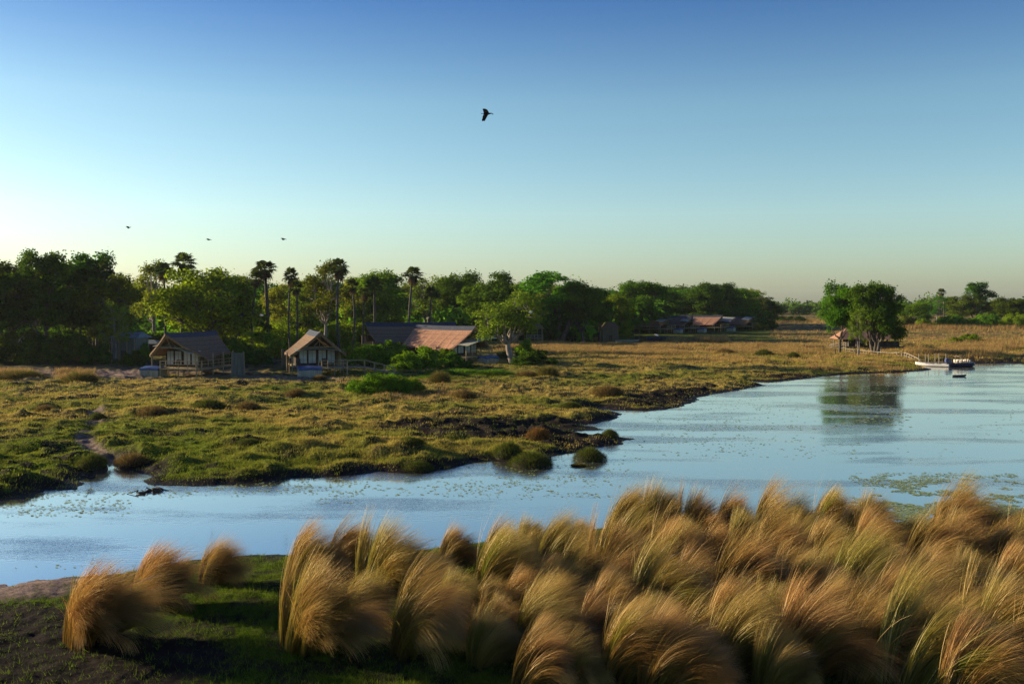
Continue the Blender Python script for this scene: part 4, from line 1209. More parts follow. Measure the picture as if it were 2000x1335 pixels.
while len(TP) < 122:
    a_, b_ = rng.uniform(900, 2060), rng.uniform(1085, 1345)
    if min(((a_ - q[0]) / 1.0) ** 2 + ((b_ - q[1]) * 1.9) ** 2 for q in TP) > 58 ** 2:
        TP.append((a_, b_, rng.uniform(80, 115) * (0.75 + (b_ - 1085) / 500), int(rng.integers(0, 9)), rng.uniform(.8, 1.0)))
ROWN = ['frontmost row at the bottom edge', 'second row from the front', 'third row from the front', 'fourth row from the front', 'row before the last', 'last row along the water']
rows = {}
for i, (px, py, hpx, var, fat) in enumerate(TP):
    r = 0 if py > 1290 else 1 if py > 1230 else 2 if py > 1180 else 3 if py > 1135 else 4 if py > 1080 else 5
    rows.setdefault(r, []).append((px, i))
LAB = {}
ORD = ['first', 'second', 'third', 'fourth', 'fifth', 'sixth', 'seventh', 'eighth', 'ninth', 'tenth', 'eleventh', 'twelfth', 'thirteenth', 'fourteenth', 'fifteenth', 'sixteenth', 'seventeenth', 'eighteenth', 'nineteenth', 'twentieth']
for r, lst in rows.items():
    lst.sort()
    for k, (px, i) in enumerate(lst):
        n = len(lst)
        if k == 0: w = 'leftmost'
        elif k == n - 1: w = 'rightmost'
        elif k < n / 2: w = ORD[k] + ' from the left'
        else: w = ORD[n - 1 - k] + ' from the right'
        LAB[i] = 'windblown golden grass tussock, %s in the %s' % (w, ROWN[r])
for i, (px, py, hpx, var, fat) in enumerate(TP):
    x, y, z = gpt(px, py)
    me, m2, hgt = TUS[var]
    hm = hpx * math.hypot(y, 9.6) / F / math.cos(math.atan2(9, y))
    s = hm / hgt * 0.69
    o = empty('grass_tussock', (x, y, z), rad(-14 + (i * 37) % 34), LAB[i], 'grass tussock', 'golden grass tussocks on the near bank')
    o.scale = (0.49 * (s + .80) * fat, 0.49 * (s + .80) * fat, s)
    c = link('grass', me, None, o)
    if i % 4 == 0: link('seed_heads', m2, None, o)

# small tussocks and mounds of the far bank
def make_clump(seed, r, h, n, ccols, m=None, L=0.45, name='grass_mound'):
    """rounded mound densely grown with short blades"""
    rng = np.random.default_rng(seed)
    a = rng.uniform(0, 2 * PI, n); q = rng.random(n) ** 0.5
    X = np.cos(a) * q * r; Y = np.sin(a) * q * r
    Z = h * (1 - q ** 2.2) * (0.85 + 0.3 * fbm(X * 1.5 + seed, Y * 1.5, seed, 2))
    P = np.stack([X, Y, Z - 0.05], -1)
    th0 = q * 0.8 + rng.normal(0, .2, n)
    V, f, t = arched(P, L * rng.uniform(.5, 1.2, n), rng.uniform(.02, .04, n), a + rng.normal(0.0, .5, n), th0, rng.uniform(.2, 1.0, n), rng, segs=3)
    base = np.array(ccols)[rng.integers(0, len(ccols), n)] * rng.uniform(.6, 1.4, (n, 1))
    me = raw_mesh('grass', V, [f], cols={'c': np.repeat(base, 8, 0)}); me.materials.append(M['grass']); return me
def mound_core(r, h, seed):
    n = 20; g = []
    for i in range(7):
        q = i / 6
        g.append([(math.cos(2*PI*k/n) * r * q, math.sin(2*PI*k/n) * r * q, max(h * (1 - q ** 2.2) - 0.06 - .3 * (i == 6), -0.35)) for k in range(n)])
    mb = MB(); vs = [p for row in g for p in row]; fs = []
    for i in range(6):
        for k in range(n):
            fs.append((i*n+k, i*n+(k+1)%n, (i+1)*n+(k+1)%n, (i+1)*n+k))
    mb.add(vs, fs)
    me = bpy.data.meshes.new('earth_core'); me.from_pydata(mb.v, [], mb.f); me.materials.append(M['mudcore'])
    me.polygons.foreach_set('use_smooth', [True] * len(me.polygons))
    return me
M['mudcore'] = rough_mat('mound_mud', (0.012, 0.011, 0.008), (0.04, 0.035, 0.022), 3, 0.9)
GR = [(0.07, 0.11, 0.014), (0.10, 0.13, 0.018), (0.15, 0.14, 0.035)]
TN = [(0.20, 0.13, 0.045), (0.26, 0.17, 0.07), (0.14, 0.12, 0.03)]
RD = [(0.30, 0.12, 0.04), (0.25, 0.13, 0.05), (0.12, 0.11, 0.02)]
LG = [(0.13, 0.26, 0.015), (0.18, 0.30, 0.03), (0.09, 0.18, 0.014)]
MC = {'g': (make_clump(201, 1.5, .75, 2600, GR), mound_core(1.45, .72, 1)), 't': (make_clump(202, 1.4, .6, 2400, TN, L=.6), mound_core(1.3, .55, 2)),
      'r': (make_clump(203, 1.3, .65, 2400, RD), mound_core(1.25, .6, 3)), 'y': (make_clump(204, 1.3, .55, 3000, TN + GR, L=1.0), mound_core(1.2, .5, 4)),
      'l': (make_clump(205, 2.0, .7, 3600, LG, L=.7), mound_core(1.9, .65, 5))}
def plant_mound(kind, px, py, wpx, hpx, label, cat='grass mound', sink=0.0):
    x, y, z = gpt(px, py)
    if z < 0: z = 0.0
    me, core = MC[kind]; r = {'g':1.5,'t':1.4,'r':1.3,'y':1.3,'l':2.0}[kind]; h0 = {'g':1.0,'t':.95,'r':.9,'y':1.2,'l':1.2}[kind]
    w = wpx * y / F; h = hpx * y / F
    y += w * 0.35
    o = empty('grass_mound', (x, y, z - sink), (px * .9) % 6.28, label, cat)
    o.scale = (w / 2 / r, w / 2 / r, h / h0)
    link('grass', me, None, o); link('earth', core, None, o)
for m_, a in {k: a for k, a in zip(range(99), [
 ('g', 1154, 902, 64, 23, 'grassy islet mound lying in the water off the point'),
 ('g', 1036, 904, 86, 25, 'large green mound at the water edge left of the islet'),
 ('g', 992, 894, 60, 28, 'green and tan mound leaning on the large water edge mound'),
 ('r', 1052, 858, 50, 22, 'rusty orange grass mound on the dark mud point'),
 ('g', 1192, 852, 34, 14, 'small green tuft mound at the tip of the muddy point'),
 ('y', 1130, 925, 24, 5, 'flat reed tuft standing alone in the river'),
 ('g', 812, 904, 66, 16, 'low green mound on the shore left of centre'),
 ('g', 170, 905, 66, 26, 'dark green mound left of the creek mouth'),
 ('t', 248, 900, 60, 22, 'tan topped mound right of the creek mouth'),
 ('g', 186, 822, 36, 14, 'dark green mound at the bend of the dry creek'),
 ('t', 82, 806, 38, 14, 'dark little mound alone in the left meadow'),
 ('t', 290, 815, 58, 20, 'tan mound in the left meadow, the widest below the first lodge'),
 ('g', 400, 802, 70, 20, 'broad green tan mound in front of the first lodge'),
 ('t', 480, 802, 46, 14, 'low tan mound below the grey reed screen'),
 ('t', 575, 776, 40, 14, 'tan mound below the second lodge pool'),
 ('t', 622, 744, 26, 8, 'small brown hump directly before the second lodge deck'),
 ('t', 905, 782, 46, 20, 'shaggy tan mound in the middle meadow'),
 ('y', 858, 748, 34, 22, 'upright golden tuft right of the big lush mound'),
 ('y', 1070, 738, 36, 22, 'dark sided golden tussock right of the third lodge lawn'),
 ('t', 1030, 735, 44, 10, 'pale tan hump left of the dark sided tussock'),
 ('t', 1188, 770, 60, 18, 'green tan mound on the slope above the dark mud bank'),
 ('g', 1115, 800, 44, 12, 'green mound above the first inlet'),
 ('g', 800, 888, 60, 16, 'rounded green mound above the left shore of the point'),
 ('g', 480, 872, 60, 14, 'low green mound in the lower left meadow'),
 ('y', 20, 742, 80, 16, 'brown tussock clump at the left edge of the bare strip'),
 ('y', 150, 748, 54, 22, 'brown shaggy tussock on the bare strip left of the first lodge'),
 ('t', 1420, 690, 34, 10, 'low brown hump in the dry meadow left of the jetty'),
 ('g', 1496, 694, 40, 14, 'olive hummock in the dry meadow before the driftwood'),
 ('g', 1552, 700, 26, 12, 'round olive hummock near the driftwood'),
])}.items():
    plant_mound(*a)
# the lush mound in front of the lodges
B['lush'] = make_bush(61, 2.4, 9.0, 120, 130, .11, leaf_mat('lush_leaf', (0.07, 0.13, 0.010), (0.17, 0.26, 0.02), .45, .05), .6, low=.1)
plant_bush('lush', 742, 768, 116, 727, 'big lush bright green mound of shrub before the lodges, left and higher part', 'shrub', rz=0.3)
plant_bush('lush', 797, 768, 62, 738, 'smaller lush green shrub joined to the right of the big lush mound', 'shrub', rz=2.0)
for a in [('l', 890, 736, 130, 13, 'low lush grass hump on the lawn of the third lodge'), ('l', 960, 734, 80, 11, 'smaller lush grass hump right on the third lodge lawn'), ('l', 835, 740, 60, 8, 'lush grass hump joining the big lush mound and the lawn')]:
    plant_mound(*a)
# ================================================================ BUILDINGS, BOATS, BIRDS
def roof_solid(hw, L, rz, ez, pf, pb, th, wave=None, nx=10, ny=34, rise=0.12):
    """one closed thatch roof, both slopes; ridge along +y; apex sticks out by pf in front and pb behind"""
    def pt(s, u, v):                      # u 0 ridge..1 eave, v 0 front..1 back
        y0 = -pf * (1 - u); y1 = L + pb * (1 - u)
        y = y0 + (y1 - y0) * v
        w = wave(s, v) if wave else 0
        x = s * hw * u
        z = rz + (ez - rz) * u - rise * math.sin(PI * u) - w * max(0, (u - .62) / .38) ** 1.5
        z += 0.045 * u * math.sin(v * 47 + s) + 0.035 * u * math.sin(v * 89 + 2 * s) - 0.10 * math.sin(PI * v) * (1 - u)
        return Vector((x, y, z))
    rows = []
    us = [k / nx for k in range(nx + 1)]
    for j in range(ny + 1):
        v = j / ny
        row = [pt(-1, u, v) for u in us[::-1]] + [pt(1, u, v) for u in us[1:]]
        rows.append(row)
    mb = MB(); mb.sheet(rows, th)
    return mb, pt

def lodge(base, ang, hw, L, rz, ez, label, pf=1.1, pb=1.0, wave=None, roof_m='thatch', detail=2, deck_z=1.2, pool=None, tent_back=1.8, awn=True,
          windows=True, deck_f=3.0, name='thatched_lodge', deck_x=None, rail_in=False, awn_spec=None, cat='lodge', ridge_on=True):
    R = empty(name, base, ang, label, cat)
    mb, pt = roof_solid(hw, L, rz, ez, pf, pb, 0.24, wave)
    roof = mb.build('roof', M[roof_m], R, smooth=False)
    if ridge_on:
        rc = MB(); g = []
        for j in range(13):
            v = j / 12
            g.append([pt(-1, .17, v) + Vector((0, 0, .05)), pt(-1, .0, v) + Vector((0, 0, .10)), pt(1, .17, v) + Vector((0, 0, .05))])
        rc.sheet(g, 0.04); rc.build('ridge_cap', M['ridge'], roof)
    # course lines of the thatch
    ln = MB()
    for u in (.36, .55, .74):
        for s in (-1, 1):
            ln.tube([pt(s, u, v / 14) + Vector((0, 0, .015)) for v in range(15)], .022, 4)
    ln.build('thatch_courses', M['wood_dark'], roof)
    # rafters along the gable edges and a king post truss
    for v, dy in ((0, .25), (1, -.25)):
        rf = MB()
        for s in (-1, 1):
            rf.tube([pt(s, u, v) + Vector((0, dy, -.34)) for u in (0, .25, .5, .75, 1)], .08, 6)
        a = pt(1, .5, v); rf.tube([(-hw * .5, a.y + dy, a.z - .4), (hw * .5, a.y + dy, a.z - .4)], .06, 6)
        rf.tube([(0, a.y + dy, a.z - .4), (0, pt(1, 0, v).y + dy, rz - .4)], .05, 6)
        rf.tube([(-hw * .22, a.y + dy, a.z - .4), (0, a.y + dy, a.z + .45)], .04, 5); rf.tube([(hw * .22, a.y + dy, a.z - .4), (0, a.y + dy, a.z + .45)], .04, 5)
        rf.build('gable_truss', M['wood'], R)
    # canvas tent body under the roof
    tw = hw - 1.15; tz = ez + .25; t0 = tent_back; t1 = L - .4
    cv = MB()
    prof = [(-tw, deck_z), (-tw, tz - .25), (0, rz - 1.0), (tw, tz - .25), (tw, deck_z)]
    vs = [(x, t0, z) for x, z in prof] + [(x, t1, z) for x, z in prof]
    fs = [(0,1,2,3,4)] + [(9,8,7,6,5)] + [(i, i+5, i+6, i+1) for i in range(4)] + [(0,4,9,5)]
    cv.add(vs, fs); cv.build('canvas_tent', M['canvas'], R)
    if windows:
        w = (2 * tw - .9) / 4
        for i in range(4):
            x0 = -tw + .25 + i * (w + .13) + (.14 if i > 1 else 0)
            wb = MB(); wb.box(x0, x0 + w - .1, t0 - .03, t0 - .004, deck_z + .35, deck_z + 2.05)
            wn = wb.build('window', M['window'], R)
            mu = MB(); c = x0 + (w - .1) / 2
            mu.box(c - .02, c + .02, t0 - .06, t0 - .032, deck_z + .35, deck_z + 2.05)
            for s2 in (x0 - .04, x0 + w - .1):
                mu.box(s2, s2 + .04, t0 - .055, t0 - .01, deck_z + .3, deck_z + 2.1)
            mu.build('window_frame', M['wood_dark'], wn)
    if awn:
        a = awn_spec or (-hw * .62, hw * .8, ez + .75, ez + .05, -1.0, 1.6)
        x0, x1, z0, z1, y0, y1 = a
        g = []
        for j in range(6):
            v = j / 5
            g.append([(x0 + (x1 - x0) * k / 8, y0 + (y1 - y0) * v, z0 + (z1 - z0) * (k / 8) + .28 * math.sin(PI * k / 8) + .25 * v) for k in range(9)])
        aw = MB(); aw.sheet(g, .03); aw.build('awning', M['awning'], R, smooth=False)
    # deck on stilts
    dx0, dx1 = deck_x or (-hw + .5, hw - .3)
    dk = MB(); dk.box(dx0, dx1, -deck_f, L, deck_z - .12, deck_z)
    if dx0 > -hw + .8: dk.box(-hw + .5, dx0 - .01, tent_back - .9, L, deck_z - .12, deck_z)
    for i in range(int((dx1 - dx0) / .9)):
        dk.box(dx0 + .3 + .9 * i, dx0 + .42 + .9 * i, -deck_f + .05, L - .05, deck_z - .30, deck_z - .123)
    dk.build('deck', M['wood'], R)
    px_ = [dx0 + .08, (dx0 + dx1) / 2, dx1 - .08]
    if dx0 > -hw + .8:
        for y in (.1, L * .5, L - .2):
            p = MB(); p.tube([(-hw + .3, y, -.4), (-hw + .3, y, ez + .15)], .085, 7); p.build('post', M['wood'], R)
    for y in ([-deck_f + .08, -.2] + [L * k / 3 for k in (1, 2, 3)]):
        for x in px_:
            if x == px_[1] and y > 0: continue
            p = MB(); top = deck_z - .31 if x == px_[1] else (deck_z + 1.0 if y < 0 else ez + .2)
            p.tube([(x, y, -.4), (x, y, top)], .085, 7); p.build('post', M['wood'], R)
    # railing round the front deck
    rl = MB()
    for z in (deck_z + .95, deck_z + .52):
        rl.tube([(dx0 + .1, -deck_f + .08, z), (dx1 - .08, -deck_f + .08, z)], .045, 6)
        rl.tube([(dx1 - .08, -deck_f + .08, z), (dx1 - .08, L * .95, z)], .045, 6)
    for k in range(7):
        y = -deck_f + (L + deck_f) * k / 7 + .3
        rl.tube([(dx1 - .08, y, deck_z), (dx1 - .08, y, deck_z + .95)], .035, 5)
    for k in range(1, 4):
        x = dx0 + (dx1 - dx0) * k / 4
        rl.tube([(x, -deck_f + .08, deck_z), (x, -deck_f + .08, deck_z + .95)], .035, 5)
    rl.build('railing', M['wood'], R)
    if detail > 1:
        sc = MB(); n = int(L / .35)
        for k in range(n):
            sc.tube([(tw + .28, .4 + k * .35, deck_z), (tw + .28, .4 + k * .35, ez + .2)], .03, 4)
        sc.build('lath_screen', M['wood'], R)
    if pool:
        x0, x1, y0, y1, pz = pool
        p = MB(); p.box(x0, x1, y0, y1, -.3, pz)
        n = int((x1 - x0) / .12)
        for k in range(n):
            p.box(x0 + .01 + k * .12, x0 + .09 + k * .12, y0 - .03, y0 - .003, -.3, pz - .02)
        pw = p.build('plunge_pool', M['pool'], R)
        c = MB(); g = [[(x0 - .05 + (x1 - x0 + .1) * i / 4, y0 - .05 + (y1 - y0 + .1) * j / 4, pz + .36 - .12 * abs(j - 2) - .04 * abs(i - 2)) for i in range(5)] for j in range(5)]
        c.sheet(g, .30); c.build('pool_cover', M['pool_blue'], pw)
    return R
def chair(loc, rz, label, m='wood_dark'):
    R = empty('deck_chair', loc, rz, label, 'chair')
    s = MB(); s.box(-.3, .3, -.3, .3, .36, .44); s.build('seat', M[m], R)
    b = MB(); b.add([(-.3,.26,.44),(.3,.26,.44),(.3,.34,.44),(-.3,.34,.44),(-.3,.42,1.0),(.3,.42,1.0),(.3,.5,1.0),(-.3,.5,1.0)],[(0,3,2,1),(4,5,6,7),(0,1,5,4),(1,2,6,5),(2,3,7,6),(3,0,4,7)]); b.build('backrest', M[m], R)
    for x in (-.26, .26):
        for y in (-.26, .26):
            l = MB(); l.tube([(x, y, 0), (x, y, .36)], .03, 5); l.build('leg', M[m], R)
        a = MB(); a.box(x - .05, x + .05, -.3, .34, .62, .66); a.tube([(x, -.26, .44), (x, -.26, .62)], .025, 5); a.build('armrest', M[m], R)
    return R
def loc_in(R, x, y, z=0):
    c, s = math.cos(R.rotation_euler[2]), math.sin(R.rotation_euler[2])
    return (R.location[0] + c * x - s * y, R.location[1] + s * x + c * y, R.location[2] + z)

def bump_wave(c, w, a, side=1):
    return lambda s, v: a * math.exp(-((v - c) / w) ** 2) if s == side else 0.0
# first lodge: ridge runs back to the right
L1 = lodge((-43.4, 127.8, .38), rad(-14), 3.65, 7.6, 5.65, 2.95, 'left lodge with grey brown thatch, front gable with orange lit edge, blue topped pool box',
           pf=2.0, pb=2.6, wave=bump_wave(.33, .17, .8), pool=(-3.9, -1.4, -1.7, .5, 1.15), deck_f=1.5, deck_x=(-1.2, 4.1), tent_back=1.9, awn_spec=(-2.6, 3.0, 4.0, 3.1, -.9, 1.4), rail_in=True)
# second lodge: gable almost facing, ridge runs back left
L2 = lodge((-25.5, 131.0, .38), rad(18), 3.7, 7.6, 5.75, 2.75, 'middle lodge seen gable on with four pale windows and streaked left thatch slope',
           pf=2.4, pb=2.0, pool=(-3.0, -.2, -4.6, -2.3, 1.2), deck_f=3.6, deck_x=(-.1, 3.3), awn_spec=(-3.0, 2.9, 3.3, 3.2, -.9, 1.2), tent_back=1.5)
# the sunlit third lodge and the long dark roof behind it
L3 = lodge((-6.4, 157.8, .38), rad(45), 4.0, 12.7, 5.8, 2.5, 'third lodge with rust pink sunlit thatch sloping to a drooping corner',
           wave=bump_wave(.22, .12, .9, -1), pool=(-1.4, 1.2, -4.9, -2.9, 1.1), deck_f=3.0, deck_x=(-3.9, 1.8), roof_m='thatch_sunlit', awn_spec=(-3.2, 3.6, 2.9, 3.9, -2.6, 1.2), detail=1)
LB = lodge((-24.4, 172.5, .38), rad(-72), 4.5, 14.2, 6.05, 2.9, 'long dark thatched building with black ridge behind the sunlit lodge', name='thatched_building', detail=1, awn=False, windows=False, deck_f=.6, cat='building')
chair(loc_in(L1, -.1, .6, 1.2), rad(-20), 'dark chair on the deck of the left lodge before its windows')
chair(loc_in(L2, -2.6, .2, 1.2), rad(15), 'dark armchair left on the deck of the middle lodge')
chair(loc_in(L2, .6, .4, 1.2), rad(-10), 'dark armchair in the middle of the middle lodge deck')
# white railing box sits on the first deck; ramp and boat beside the second lodge
def ramp_deck():
    R = empty('side_ramp', loc_in(L2, 3.5, -1.6), L2.rotation_euler[2] - rad(6), 'side landing with ramp and handrail sloping down right of the middle lodge', 'ramp')
    d = MB(); d.box(0, 2.3, -.6, 1.1, 1.05, 1.17); d.build('landing', M['wood'], R)
    s = MB(); s.sheet([[(2.3, -.5, 1.15), (7.0, -.5, .12)], [(2.3, .9, 1.15), (7.0, .9, .12)]], .1); s.build('slope', M['wood_grey'], R)
    h = MB()
    for yy in (-.5, .9):
        h.tube([(0, yy, 2.0), (2.3, yy, 2.0), (6.2, yy, 1.0)], .045, 5)
    h.build('handrail', M['wood'], R)
    for x_, z_ in ((.05, 2.0), (2.3, 2.0), (3.6, 1.66), (4.9, 1.33), (6.2, 1.0)):
        for yy in (-.5, .9):
            p = MB(); p.tube([(x_, yy, -.4), (x_, yy, z_)], .06, 6); p.build('post', M['wood'], R)
ramp_deck()
# boats turned over by the ramp -> small grey skiff
def hull(Lh, W, H, ns=12, open_top=True, bow=.35, flat_stern=True, th=.05):
    rows = []
    for i in range(ns + 1):
        t = i / ns; x = Lh * (t - .5)
        w = W / 2 * (1 - max(0, (t - (1 - bow)) / bow) ** 2.2) * (1 if flat_stern else 1 - max(0, (.25 - t) / .25) ** 2)
        w = max(w, .02); rise = H * .35 * max(0, (t - .6) / .4) ** 2
        keel = H * .55 * max(0, (t - .72) / .28) ** 2.0
        rows.append([(x, -w, H + rise), (x + .0, -w * .93, H * .45 + rise * .6 + keel * .4), (x, -w * .55, H * .08 + keel), (x, 0, keel), (x, w * .55, H * .08 + keel), (x, w * .93, H * .45 + rise * .6 + keel * .4), (x, w, H + rise)])
    return rows
def build_hull(R, Lh, W, H, m, **k):
    rows = hull(Lh, W, H, **k); n = 7; vs = [p for r in rows for p in r]
    inner = [(p[0] * .985, p[1] * .93, p[2] * .93 + .05) if (j % n) not in (0, 6) else (p[0] * .99, p[1] * .92, p[2] + .005) for j, p in enumerate(vs)]
    o = len(vs); fs = []
    for i in range(len(rows) - 1):
        for j in range(n - 1):
            a = i*n+j; fs.append((a, a+n, a+n+1, a+1)); fs.append((o+a+1, o+a+n+1, o+a+n, o+a))
        for j in (0, n - 1):
            a = i*n+j; fs.append((a, a+n, o+a+n, o+a))
    fs.append(tuple(range(n))); fs.append(tuple(o + k for k in range(n))[::-1])
    for j in range(n - 1): fs.append((j, j+1, o+j+1, o+j))
    mb = MB(); mb.add(vs + inner, fs)
    return mb.build('hull', m, R, smooth=False)

x, y = G(722, 716, .4)
sk = empty('skiff', (x, y, .5), rad(12), 'small grey green flat skiff lying by the foot of the ramp', 'boat')
build_hull(sk, 3.4, 1.1, .38, M['awning'])
b = MB()
for xx in (-.8, .4): b.box(xx, xx + .22, -.5, .5, .28, .32)
b.build('thwart', M['wood_grey'], sk)

# reed screens and huts on the left
def reed_screen(px, py, wpx, top, rz, label, m='reed_grey', taper=.92, name='reed_screen', cat='screen', lean=0.0):
    x, y, z = gpt(px, py); w = wpx * y / F; h = Q(px, top, y)[2] - z
    R = empty(name, (x, y, z), rz, label, cat)
    mb = MB(); n = int(w / .12); r = random.Random(int(px))
    for k in range(n):
        xx = -w / 2 + w * (k + .5) / n
        mb.tube([(xx, r.uniform(-.03, .03), -.2), (xx * taper + lean, r.uniform(-.03, .03), h * r.uniform(.965, 1.02))], .066, 5)
    mb.build('reed_panel', M[m], R)
    p = MB()
    for s in (-1, 1): p.tube([(s * w / 2, .1, -.3), (s * w / 2 * taper + lean, .1, h + .1)], .06, 6)
    for zz in (.25, .8): p.tube([(-w / 2, .1, h * zz), (w / 2, .1, h * zz)], .04, 5)
    p.build('frame', M['wood'], R)
    return R
reed_screen(465, 733, 26, 688, rad(10), 'free standing grey reed screen right of the left lodge', taper=.86)
reed_screen(562, 718, 25, 682, rad(-12), 'tan reed screen at the left side of the middle lodge', m='reed', taper=1)
sr = reed_screen(718, 682, 24, 656, rad(-10), 'sunlit tan reed enclosure left below the long dark roof', m='thatch_sunlit', taper=1)
reed_screen(1165, 657, 8, 634, rad(0), 'narrow brightly sunlit reed panel under the far trees', m='thatch_sunlit', taper=1)
def hut(px, py, wpx, top, eave, label, rz=0, wall='reed_grey', roofm='tin', depth=4.0, name='storage_hut', open_front=False, hip=True, post=True):
    x, y, z = gpt(px, py); s = y / F; w = wpx * s; h = Q(px, top, y)[2] - z; e = Q(px, eave, y)[2] - z
    R = empty(name, (x, y, z), rz, label, 'hut')
    wl = MB(); n = max(4, int(w / .16)); t = 1.06
    if not open_front:
        wl.box(-w/2, w/2, .05, depth, -.2, e)
        for k in range(n):
            xx = -w/2 + w * (k + .5) / n
            wl.tube([(xx * t, -.12, -.2), (xx, .0, e - .02)], w / n * .55, 5)
        wl.build('wall', M[wall], R)
        dd = MB(); dd.box(-w*.1, w*.12, -.24, -.2, .0, 1.9); dd.build('door', M['wood_dark'], R)
    else:
        wl.box(-w/2 + .3, w/2 - .3, depth * .45, depth * .95, 0, e); wl.build('wall', M['canvas'], R)
    rf = MB(); o = .5; k = .55 if hip else 0
    rp = [(-w/2 - o, -o, e), (w/2 + o, -o, e), (w/2 + o, depth + o, e), (-w/2 - o, depth + o, e), (-w/2 * (1-k), depth/2, h), (w/2 * (1-k), depth/2, h)]
    rf.add(rp, [(0,1,5,4), (1,2,5), (2,3,4,5), (3,0,4), (3,2,1,0)]); rf.build('roof', M[roofm], R)
    for xx in (-w/2 + .1, -w/6, w/6, w/2 - .1):
        for yy in ((-.35,) if not open_front else (-.3, depth)):
            p = MB(); p.tube([(xx, yy, -.3), (xx, yy, e)], .07, 6); p.build('post', M['wood'], R)
    if open_front:
        d = MB(); d.box(-w/2 - .1, w/2 + .1, -1.6, depth, .55, .68); d.build('deck', M['wood'], R)
        r = MB()
        for zz in (1.1, 1.5): r.tube([(-w/2, -1.55, zz), (w/2, -1.55, zz)], .045, 5)
        for i in range(5): xx = -w/2 + w * i / 4; r.tube([(xx, -1.55, -.2), (xx, -1.55, 1.5)], .05, 5)
        r.build('railing', M['wood_grey'], R)
    return R
hut(243, 707, 50, 648, 660, 'grey reed walled storage hut with metal roof left of the first lodge', rz=rad(-8), hip=False)
hut(285, 694, 42, 664, 671, 'low dark shed half hidden behind the left lodge', roofm='tin', wall='canvas')
hut(52, 698, 44, 652, 668, 'dim small hut deep in the shade of the far left trees', roofm='tin', wall='canvas')
hut(1044, 665, 32, 628, 642, 'dark thatched hut with open front left of the massive fig', roofm='thatch', open_front=True, name='thatched_hut')
hut(1120, 662, 34, 624, 641, 'dark hipped thatched hut with pale railing right of the massive fig', roofm='thatch', open_front=True, name='thatched_hut')
hut(1192, 660, 30, 628, 640, 'small reed hut under the low branched light green tree', roofm='thatch', wall='canvas_tan', name='thatched_hut')
# far row of tents
def far_lodge(px, py, w, label, sun_tint=False, sc=1.0, ang=60):
    x, y, z = gpt(px, py)
    return lodge((x, y, z), rad(ang), 4.6 * sc, w, 5.3 * sc, 2.4 * sc, label, detail=1, roof_m='thatch_sunlit' if sun_tint else 'thatch', windows=False, pool=(1.6, 4.4, -4.6, -2.4, 1.2), pf=1.6, pb=1.2, deck_f=2.4,
                 awn_spec=(-1.0, 5.0, 3.4, 4.6, -4.6, 1.0) if sun_tint else (-4.5, 3.6, 3.6, 4.4, -1.4, 1.2), name='tented_lodge', deck_z=1.5)
far_lodge(1297, 650.5, 10, 'first dark tent of the far row, half in tree shade', sc=.88)
far_lodge(1344, 649, 12, 'second dark tent of the far row with a pale pool box')
far_lodge(1402, 647, 16, 'far tent with sunlit orange pink thatch and white awning', sun_tint=True)
far_lodge(1462, 644.5, 12, 'last low dark tent at the right end of the far row', sc=.85)

# stack of pale chairs and moored punts on the grass pond
def small_boat(px, py, Lm, Wm, Hm, m, rz, label, z=0.0, seats=2, flat=True, bow=.35):
    x, y = G(px, py, 0.0); y_ = y
    R = empty('boat', (x, y_, z), rz, label, 'boat')
    build_hull(R, Lm, Wm, Hm, M[m], flat_stern=flat, bow=bow)
    for i in range(seats):
        s = MB(); xx = -Lm * .3 + Lm * .55 * i / max(1, seats - 1); s.box(xx, xx + .3, -Wm * .42, Wm * .42, Hm * .72, Hm * .80); s.build('seat', M['wood_grey'], R)
    return R
small_boat(1292, 664, 8, 1.8, .9, 'navy', rad(4), 'dark flat boat on the far pond with a pale frame behind it', seats=3)
small_boat(1225, 667, 6, 1.4, .4, 'awning', rad(-6), 'pale green punt lying low on the far pond', seats=2)
fr = empty('chair_rack', gpt(1291, 660), 0, 'rack of pale upright slats standing by the far pond', 'rack')
for i in range(8):
    s = MB(); s.box(-1.6 + i * .42, -1.35 + i * .42, -.05, .05, .2, 1.5); s.build('slat', M['seat'], fr)
s = MB(); s.box(-1.8, 1.9, .06, .14, .3, .42); s.box(-1.8, 1.9, .06, .14, 1.2, 1.3); s.build('rail', M['wood_dark'], fr)
# reed fence behind the second lodge
x0, y0, z0 = gpt(655, 672); x1, y1, z1 = gpt(716, 670)
R = empty('reed_fence', (x0, y0, z0), math.atan2(y1 - y0, x1 - x0), 'grey reed fence in shade behind the slim palms', 'fence')
Lf = math.hypot(x1 - x0, y1 - y0); mb = MB(); rr_ = random.Random(3)
for k in range(int(Lf / .2)): mb.tube([(k * .2, rr_.uniform(-.03, .03), -.2), (k * .2, rr_.uniform(-.03, .03), 2.6 * rr_.uniform(.93, 1.05))], .105, 5)
mb.build('reed_panel', M['reed_grey'], R)
for k in range(4):
    p = MB(); p.tube([(Lf * k / 3, .15, -.3), (Lf * k / 3, .15, 2.7)], .08, 6); p.build('post', M['wood'], R)

